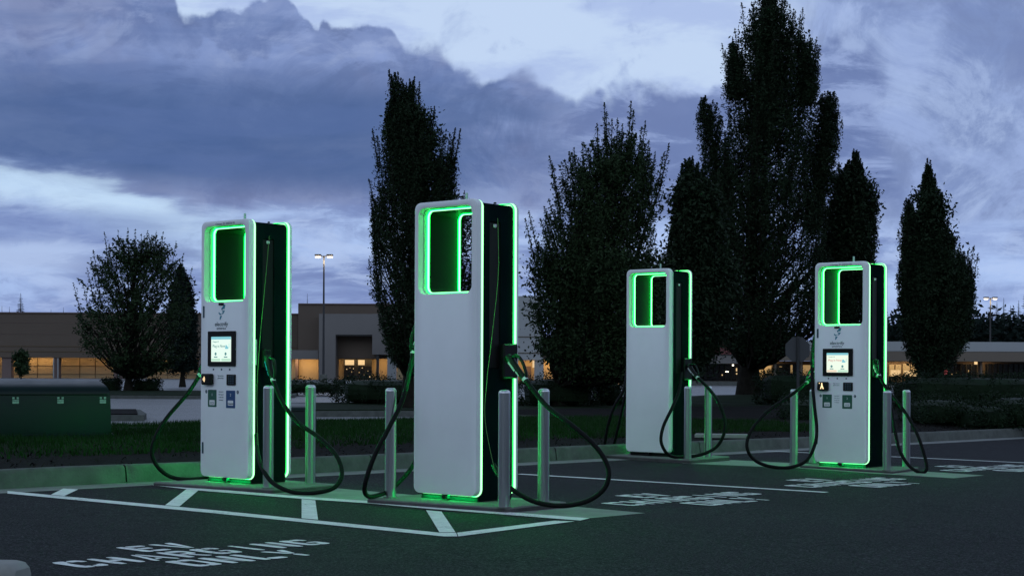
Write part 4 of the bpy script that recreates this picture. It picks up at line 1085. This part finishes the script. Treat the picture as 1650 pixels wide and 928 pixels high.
def pane(x0, x1, y0, y1, Y, m, name, par, o_): 
    a, b = at(x0, y0, Y), at(x1, y1, Y); q = Vector(o_.location); mb = MB(); mb.box(a.x-q.x, b.x-q.x, Y-q.y, Y+.04-q.y, b.z-q.z, a.z-q.z); return mb.go(name, m, par)
for x0, x1 in ((556, 570.5), (577, 587.5)): pane(x0, x1, 579.8, 588, YE+5.3, M_win, 'transom_pane', dr, en)
for x0, x1 in ((556, 561), (562, 566), (567, 570.5), (577, 580.5), (581.5, 584), (585, 587.5), (589.5, 597.5)): pane(x0, x1, 590, 611, YE+5.33, M_dark, 'glass_pane', dr, en)
for x, y in ((558, 594), (563, 592), (566, 598), (569, 593), (578, 599), (583, 592), (586, 603), (560, 605), (592, 597), (595, 606), (579, 608)):
    pane(x, x+random.uniform(.9, 1.8), y, y+random.uniform(.8, 2.2), YE+5.28, M_win2 if random.random() < .5 else M_win, 'shelf_light', dr, en)
area(en, 470, 512, 579.5, YE+4.5, .6, 75); area(en, 543, 605, 578.6, YE+4.6, .5, 60); area(en, 611, 640, 578.6, YE+4.6, .5, 50)
wallbox(470, 513, 578, None, YE+6, 2, M_ochre, 'lower_wall', en)
wallbox(466, 648, 613.2, None, YE-.5, 8, M_conc, 'base_kerb', en)
# pale middle store
md = empty('store_building', (at(860, 600, 150).x, 150, gz(0, 150)), 0, 'pale store wing with ochre base seen right of the nearest charger', 'store')
wallbox(640, 875, 476, 579, 150, 30, M_pale_st, 'upper_wall', md)
for y in (541, 567): wallbox(640, 875, y, y+.8, 149.9, .2, M_joint, 'panel_joint', md)
wallbox(875, 1060, 545, 579, 152, 26, M_tan, 'fascia', md)
wallbox(640, 1060, 579, None, 154, 5, M_ochre, 'lower_wall', md)
for x0, x1 in ((861, 876), (905, 909), (960, 963)): wallbox(x0, x1, 579, None, 150.2, .8, M_pale_st, 'column', md)
for x in (848, 892, 930): wallbox(x, x+8, 590, 612, 153.9, .2, M_col, 'door', md)
area(md, 830, 1000, 581, 153.2, .6, 150)
pane(858, 861, 581, 592, 149.8, M_win, 'wall_light', md, md)
# right store
YR = 150
rs = empty('store_building', (at(1350, 600, YR).x, YR, gz(0, YR)), 0, 'long low row of shops with lit windows on the right', 'store')
wallbox(1062, 1205, 541, 570, YR-.5, 25, M_red_st, 'red_fascia', rs)
wallbox(1062, 1205, 541, 543.5, YR-.65, 25, M_tan_d, 'roof_edge', rs)
wallbox(1062, 1205, 571, 585, YR-.3, 4, M_grey_st, 'canopy_band', rs)
wallbox(1205, 1760, 549, 564.5, YR, 25, M_pale_st, 'upper_fascia', rs)
wallbox(1205, 1760, 565, 580.5, YR-.9, 5, M_tan, 'canopy_band', rs)
wallbox(1062, 1760, 580.5, None, YR+4, 10, M_tan_d, 'shop_wall', rs)
for x0, x1, mm in ((1066, 1196, M_dark), (1245, 1290, M_dark), (1313, 1330, M_dark), (1484, 1575, M_dark), (1588, 1650, M_dark)): pane(x0, x1, 586, 613, YR+3.9, mm, 'shop_window', rs, rs)
for x0, x1, y0, y1, mm in ((1217, 1229, 589, 612, M_win2), (1231, 1243, 589, 601, M_win2), (1274, 1277, 588, 602, M_win2), (1294, 1311, 588, 604, M_win2),
        (1433, 1441, 587, 606, M_win2), (1443, 1452, 587, 606, M_win2), (1455, 1466, 586, 606, M_win2), (1468, 1480, 586, 606, M_win2), (1435, 1451, 596, 606, M_win), (1457, 1479, 597, 606, M_win)):
    f = pane(x0, x1, y0, y1, YR+3.8, mm, 'lit_shop_window', rs, rs)
for x in [1066+k*9.3 for k in range(15)]+[1488+k*8.6 for k in range(20)]: pane(x, x+.9, 586, 613, YR+3.7, M_frame, 'mullion', rs, rs)
for x in (1212, 1248, 1290, 1482, 1580): wallbox(x, x+3, 580, None, YR-.2, .8, M_tan, 'column', rs)
for x, y, w, h, mm in ((1127, 600, 2.6, 2.6, M_wglow), (1133, 600.5, 2, 2, M_win), (1180, 587, 2.4, 2.4, M_wglow), (1169, 598, 5, 1.4, M_wglow), (1186, 593, 1.8, 5, M_win), (1186, 601, 2, 2, M_win), (1163, 603, 1.5, 2, M_win), (1256, 590, 4, 1.2, M_win2), (1503, 592, 5.5, 6, M_wglow), (1570, 581, 5, 6, M_win), (1541, 600, 2, 3, M_win2), (1533, 602, 2, 2, M_win2), (1560, 596, 1.5, 4, M_win2)):
    pane(x, x+w, y, y+h, YR+3.6, mm, 'shop_light', rs, rs)
pane(1519, 1526.5, 594, 605, YR+3.6, M_rsign, 'poster', rs, rs)
area(rs, 1425, 1482, 582, YR+3., .5, 120); area(rs, 1560, 1600, 582, YR+3., .5, 70); area(rs, 1212, 1245, 582, YR+3, .5, 60)
wallbox(1062, 1760, 614, None, YR-2, 7, M_conc, 'base_kerb', rs)

# ------------------------------------------------------------------ sky
def AZ(px): return math.atan((px-825)/F)
def EL(py): return math.atan((HZ-py)/F)
w = bpy.data.worlds.new('World'); sc.world = w; w.use_nodes = True
nt = w.node_tree; N = nt.nodes; L = nt.links; N.clear()
def mth(op, a, b=None, c=None, cl=False):
    n = N.new('ShaderNodeMath'); n.operation = op; n.use_clamp = cl
    for i, v in enumerate((a, b, c)):
        if v is None: continue
        if isinstance(v, (int, float)): n.inputs[i].default_value = v
        else: L.new(v, n.inputs[i])
    return n.outputs[0]
def sm(x, a, b):
    n = N.new('ShaderNodeMapRange'); n.interpolation_type = 'SMOOTHERSTEP'
    L.new(x, n.inputs[0]); 
    for i, v in ((1, a), (2, b)):
        if isinstance(v, (int, float)): n.inputs[i].default_value = v
        else: L.new(v, n.inputs[i])
    return n.outputs[0]
def mixc(f, a, b):
    n = N.new('ShaderNodeMix'); n.data_type = 'RGBA'
    if isinstance(f, (int, float)): n.inputs[0].default_value = f
    else: L.new(f, n.inputs[0])
    for i, v in ((6, a), (7, b)):
        if isinstance(v, tuple): n.inputs[i].default_value = (*v, 1)
        else: L.new(v, n.inputs[i])
    return n.outputs[2]
tc = N.new('ShaderNodeTexCoord'); sp = N.new('ShaderNodeSeparateXYZ'); L.new(tc.outputs['Generated'], sp.inputs[0])
az = mth('ARCTAN2', sp.outputs[0], sp.outputs[1]); el = mth('ARCSINE', sp.outputs[2])
def vec(x, y, z=0.):
    n = N.new('ShaderNodeCombineXYZ')
    for i, v in enumerate((x, y, z)):
        if isinstance(v, (int, float)): n.inputs[i].default_value = v
        else: L.new(v, n.inputs[i])
    return n.outputs[0]
def noi(vx, scale, det=6, rough=.55, dist=0.):
    n = N.new('ShaderNodeTexNoise'); n.inputs['Scale'].default_value = scale; n.inputs['Detail'].default_value = det
    n.inputs['Roughness'].default_value = rough; n.inputs['Distortion'].default_value = dist
    L.new(vx, n.inputs['Vector']); return n.outputs['Fac']
def curve(x, pts, lo, hi, x0, x1):
    """pts in surveyed (az px, value) ; returns value"""
    f = N.new('ShaderNodeMapRange'); f.inputs[1].default_value = x0; f.inputs[2].default_value = x1; L.new(x, f.inputs[0])
    c = N.new('ShaderNodeFloatCurve'); cm = c.mapping.curves[0]
    P = [((p[0]-x0)/(x1-x0), (p[1]-lo)/(hi-lo)) for p in pts]
    cm.points[0].location = P[0]; cm.points[1].location = P[-1]
    for q in P[1:-1]: cm.points.new(*q)
    c.mapping.update(); L.new(f.outputs[0], c.inputs['Value'])
    return mth('MULTIPLY_ADD', c.outputs[0], hi-lo, lo)
sk = lambda pts: [(AZ(a), EL(b)) for a, b in pts]
iso = vec(az, el, 0.); wide = vec(az, mth('MULTIPLY', el, 3.2), 0.); wide2 = vec(az, mth('MULTIPLY', el, 6.), 4.)
soft = noi(iso, 7, 5); fine = noi(iso, 42, 5, .5); strk = noi(wide, 8, 7, .58, .3); strk2 = noi(wide2, 7, 6, .55, .2); puff = noi(iso, 19, 6, .6, .4)
# clear sky: low sun physical sky, plus pale twilight veil
sky = N.new('ShaderNodeTexSky'); sky.sky_type = 'NISHITA'; sky.sun_disc = False
sky.sun_elevation = math.radians(2.0); sky.sun_rotation = math.radians(200); sky.altitude = 0; sky.air_density = 1.2; sky.dust_density = 1.; sky.ozone_density = 3.
nish = N.new('ShaderNodeVectorMath'); nish.operation = 'SCALE'; nish.inputs['Scale'].default_value = .6; L.new(sky.outputs[0], nish.inputs[0])
K = 10.0
def c(r, g, b, k=1.): 
    r, g, b = min(250, r*1.08+4), min(252, g*1.1+8), min(254, b*1.06+8)
    f = lambda v: ((v/255+.055)/1.055)**2.4 if v > 10 else v/255/12.92
    return (f(r)*K*k, f(g)*K*k, f(b)*K*k)
clear = mixc(.9, nish.outputs[0], c(184, 196, 238))
clear = mixc(mth('MULTIPLY', sm(strk, .43, .62), .75), clear, c(150, 162, 210))
clear = mixc(mth('MULTIPLY', sm(puff, .53, .68), .5), clear, c(132, 145, 194))
# high mottled cloud on the right
rm = sm(mth('ADD', az, mth('MULTIPLY', mth('SUBTRACT', soft, .5), .22)), AZ(1080), AZ(1340))
rc = mixc(sm(puff, .38, .66), c(104, 117, 168), c(134, 147, 197))
rc = mixc(mth('MULTIPLY', sm(strk, .52, .68), .7), rc, c(104, 117, 170))
det = noi(iso, 13, 12, .70, .7); det2 = noi(wide, 15, 10, .68, .5)
rc = mixc(mth('MULTIPLY', sm(det, .46, .64), .55), rc, c(158, 170, 214))
rc = mixc(mth('MULTIPLY', sm(det, .50, .36), .5), rc, c(94, 104, 152))
clear = mixc(mth('MULTIPLY', rm, .9), clear, rc)
# cumulus bank with billowing upper edge
edge = curve(az, sk([(-300, -60), (-60, -60), (255, -50), (285, 22), (310, 45), (335, 28), (375, 12), (430, 5), (465, 18), (490, 55), (512, 45), (520, 25), (560, 24), (600, 34), (630, 32), (645, 55), (690, 50), (715, 68), (740, 92), (800, 97), (850, 96), (880, 110), (893, 132), (915, 142), (935, 136), (950, 122), (990, 117), (1060, 132), (1150, 120), (1260, 112), (1330, 78), (1370, 80), (1400, 90), (1450, 100), (1520, 120), (1600, 140), (1900, 160)]), -.02, .30, AZ(-300), AZ(1900))
bil = mth('ADD', mth('MULTIPLY', mth('SUBTRACT', fine, .5), .022), mth('MULTIPLY', mth('SUBTRACT', puff, .5), .020))
def vor(vx, scale, sm_=.6):
    n = N.new('ShaderNodeTexVoronoi'); n.feature = 'SMOOTH_F1'; n.inputs['Scale'].default_value = scale; n.inputs['Smoothness'].default_value = sm_
    L.new(vx, n.inputs['Vector']); return n.outputs['Distance']
wv = N.new('ShaderNodeTexNoise'); wv.inputs['Scale'].default_value = 22; wv.inputs['Detail'].default_value = 4; L.new(iso, wv.inputs['Vector'])
wsub = N.new('ShaderNodeVectorMath'); wsub.operation = 'MULTIPLY_ADD'; L.new(wv.outputs['Color'], wsub.inputs[0]); wsub.inputs[1].default_value = (.035, .035, 0); L.new(iso, wsub.inputs[2])
v1 = vor(wsub.outputs[0], 24); v2 = vor(wsub.outputs[0], 62)
caul = mth('ADD', mth('MULTIPLY', mth('SUBTRACT', .45, v1), .030), mth('MULTIPLY', mth('SUBTRACT', .45, v2), .012))
bil = mth('ADD', bil, caul)
dlt = mth('ADD', mth('SUBTRACT', edge, el), bil)
softn = mth('MULTIPLY', sm(soft, .35, .6), .010)
bank_end = mth('SUBTRACT', 1., sm(mth('ADD', az, mth('MULTIPLY', mth('SUBTRACT', puff, .5), .10)), AZ(1380), AZ(1450)))
body0 = sm(dlt, -.0014, mth('ADD', .0036, softn))
body = mth('MULTIPLY', body0, bank_end)
lit = sm(dlt, .0, .045)                      # paler at the crest, darker inside
bc = mixc(lit, c(118, 130, 180), c(106, 118, 168))
bc = mixc(mth('MULTIPLY', sm(det, .44, .62), .65), bc, c(138, 147, 192))
bc = mixc(mth('MULTIPLY', sm(det, .54, .36), .45), bc, c(86, 96, 142))
bc = mixc(mth('MULTIPLY', sm(puff, .44, .66), .5), bc, c(136, 149, 200))
bc = mixc(mth('MULTIPLY', sm(strk, .56, .40), .35), bc, c(92, 102, 148))
bc = mixc(mth('MULTIPLY', sm(fine, .46, .62), .26), bc, c(132, 145, 196))
e2 = curve(az, sk([(-300, 60), (0, 40), (60, 70), (140, 62), (190, 90), (240, 85), (300, 120), (350, 92), (420, 100), (470, 84), (520, 105), (580, 92), (640, 120), (700, 108), (760, 135), (830, 150), (900, 165), (1900, 200)]), -.02, .30, AZ(-300), AZ(1900))
d2 = mth('ADD', mth('SUBTRACT', e2, el), mth('MULTIPLY', bil, 1.8))
bc = mixc(mth('MULTIPLY', mth('MULTIPLY', sm(d2, -.001, .006), mth('SUBTRACT', 1., sm(d2, .004, .03))), .42), bc, c(126, 140, 194))
bc = mixc(mth('MULTIPLY', mth('MULTIPLY', sm(d2, .0, -.012), sm(d2, -.05, -.012)), .30), bc, c(84, 98, 150))
bc = mixc(mth('MULTIPLY', sm(v1, .30, .62), .22), bc, c(84, 98, 150))
bc = mixc(mth('MULTIPLY', sm(v2, .48, .2), .12), bc, c(136, 150, 204))
lay = noi(vec(az, mth('MULTIPLY', el, 2.1), 7.), 9, 14, .66, .8)
bc = mixc(mth('MULTIPLY', sm(lay, .48, .60), .55), bc, c(140, 150, 194))
bc = mixc(mth('MULTIPLY', sm(lay, .47, .36), .5), bc, c(82, 93, 138))
vio = sm(soft, .44, .62)
bc = mixc(mth('MULTIPLY', vio, .55), bc, c(108, 111, 152))
# long dark base of the bank
band = mth('MULTIPLY', sm(el, EL(345), EL(270)), mth('SUBTRACT', 1., sm(el, EL(195), EL(70))))
lft = mth('SUBTRACT', 1., sm(mth('ADD', az, mth('MULTIPLY', mth('SUBTRACT', strk, .5), .3)), AZ(560), AZ(1050)))
bc = mixc(mth('MULTIPLY', mth('MULTIPLY', band, lft), mth('MULTIPLY_ADD', strk, .9, .42)), bc, c(66, 84, 133))
bc = mixc(mth('MULTIPLY', mth('MULTIPLY', sm(strk2, .46, .64), .42), lft), bc, c(80, 96, 148))
rgt = sm(az, AZ(820), AZ(1000))
bc = mixc(mth('MULTIPLY', rgt, .8), bc, mixc(sm(det2, .42, .64), c(96, 108, 158), c(136, 148, 196)))
col = mixc(body, clear, bc)
# lower boundary: streaks of brighter sky under the bank
low = curve(az, sk([(-300, 255), (0, 262), (90, 274), (180, 292), (260, 318), (330, 338), (430, 338), (560, 322), (640, 330), (800, 335), (1000, 330), (1200, 345), (1500, 350), (1900, 350)]), -.02, .30, AZ(-300), AZ(1900))
dl2 = mth('ADD', mth('SUBTRACT', low, el), mth('MULTIPLY', mth('SUBTRACT', strk, .5), .055))
under = sm(dl2, -.004, .012)
uc = mixc(sm(strk2, .38, .62), c(108, 120, 172), c(156, 172, 220))
uc = mixc(mth('MULTIPLY', sm(puff, .5, .66), .35), uc, c(120, 130, 178))
uc = mixc(mth('MULTIPLY', sm(det2, .46, .62), .6), uc, c(168, 180, 222))
uc = mixc(mth('MULTIPLY', sm(det2, .50, .36), .5), uc, c(102, 112, 162))
br = mth('MULTIPLY', mth('MULTIPLY', sm(dl2, .0, .008), mth('SUBTRACT', 1., sm(dl2, .012, .045))), mth('SUBTRACT', 1., sm(az, AZ(180), AZ(520))))
uc = mixc(mth('MULTIPLY', mth('MULTIPLY', br, mth('MULTIPLY_ADD', det2, .9, .35)), .85), uc, c(186, 204, 244))
# pale patch low at the left, violet haze near the horizon
pp = mth('MULTIPLY', mth('MULTIPLY', sm(el, EL(470), EL(430)), mth('SUBTRACT', 1., sm(mth('ADD', el, mth('MULTIPLY', mth('SUBTRACT', puff, .5), .03)), EL(415), EL(395)))), mth('SUBTRACT', 1., sm(az, AZ(60), AZ(230))))
dk = mth('MULTIPLY', mth('MULTIPLY', sm(el, EL(420), EL(392)), mth('SUBTRACT', 1., sm(el, EL(370), EL(335)))), mth('SUBTRACT', 1., sm(az, AZ(150), AZ(420))))
uc = mixc(mth('MULTIPLY', dk, .6), uc, c(104, 118, 172))
uc = mixc(mth('MULTIPLY', pp, .75), uc, c(160, 172, 214))
hzn = mth('SUBTRACT', 1., sm(el, EL(590), EL(430)))
uc = mixc(mth('MULTIPLY', hzn, .6), uc, c(112, 120, 180))
uc = mixc(mth('MULTIPLY', mth('MULTIPLY', rgt, sm(puff, .4, .62)), .4), uc, c(160, 176, 226))
col = mixc(mth('MULTIPLY', under, .92), col, uc)
# unseen sky shaped to light the panels: dim overhead, bright behind, dark low down
back = sm(sp.outputs[1], .75, -.3)
zen = sm(el, .27, .6)
oc = mixc(sm(soft, .35, .65), c(142, 155, 197), c(184, 190, 222))
oc = mixc(sm(el, .45, 1.1), oc, c(96, 112, 140))
lowback = mixc(sm(el, .06, .24), c(30, 34, 44), mixc(sm(soft, .35, .65), c(174, 190, 234), c(192, 204, 240)))
oc = mixc(mth('MULTIPLY', back, mth('SUBTRACT', 1., sm(el, .5, .9))), oc, lowback)
col = mixc(mth('MAXIMUM', back, zen), col, oc)
bgn = N.new('ShaderNodeBackground'); bgn.inputs[1].default_value = .1
L.new(col, bgn.inputs[0]); out = N.new('ShaderNodeOutputWorld'); L.new(bgn.outputs[0], out.inputs[0])
w.cycles.sampling_method = 'MANUAL'; w.cycles.sample_map_resolution = 512

sl = bpy.data.lights.new('sun', 'SUN'); sl.energy = .12; sl.angle = math.radians(30); sl.color = (.85, .9, 1.)
so = bpy.data.objects.new('sun', sl); COL.objects.link(so); so.rotation_euler = (math.radians(60), 0, math.radians(-20)); so.location = (0, -10, 30)

# ------------------------------------------------------------------ camera and render settings
cd = bpy.data.cameras.new('camera'); cam = bpy.data.objects.new('camera', cd); COL.objects.link(cam)
cd.sensor_width = 36; cd.lens = 36*F/1650; cd.shift_y = (HZ-464)/1650; cd.clip_end = 3000; cd.clip_start = .05
cc, ss_ = math.cos(ROLL), math.sin(ROLL)
cam.matrix_world = Matrix(((cc, -ss_, 0, 0), (0, 0, -1, 0), (ss_, cc, 0, CAMH), (0, 0, 0, 1)))
sc.camera = cam
sc.view_settings.view_transform = 'Standard'; sc.view_settings.look = 'None'; sc.view_settings.exposure = 0; sc.view_settings.gamma = 1
sc.render.engine = 'CYCLES'; sc.render.filter_size = 1.7
cy = sc.cycles; cy.use_denoising = True; cy.max_bounces = 6; cy.diffuse_bounces = 3; cy.glossy_bounces = 3; cy.sample_clamp_indirect = 2.; cy.sample_clamp_direct = 3.2; cy.use_light_tree = True
try: cy.denoiser = 'OPENIMAGEDENOISE'; cy.denoising_input_passes = 'RGB_ALBEDO_NORMAL'
except Exception: pass
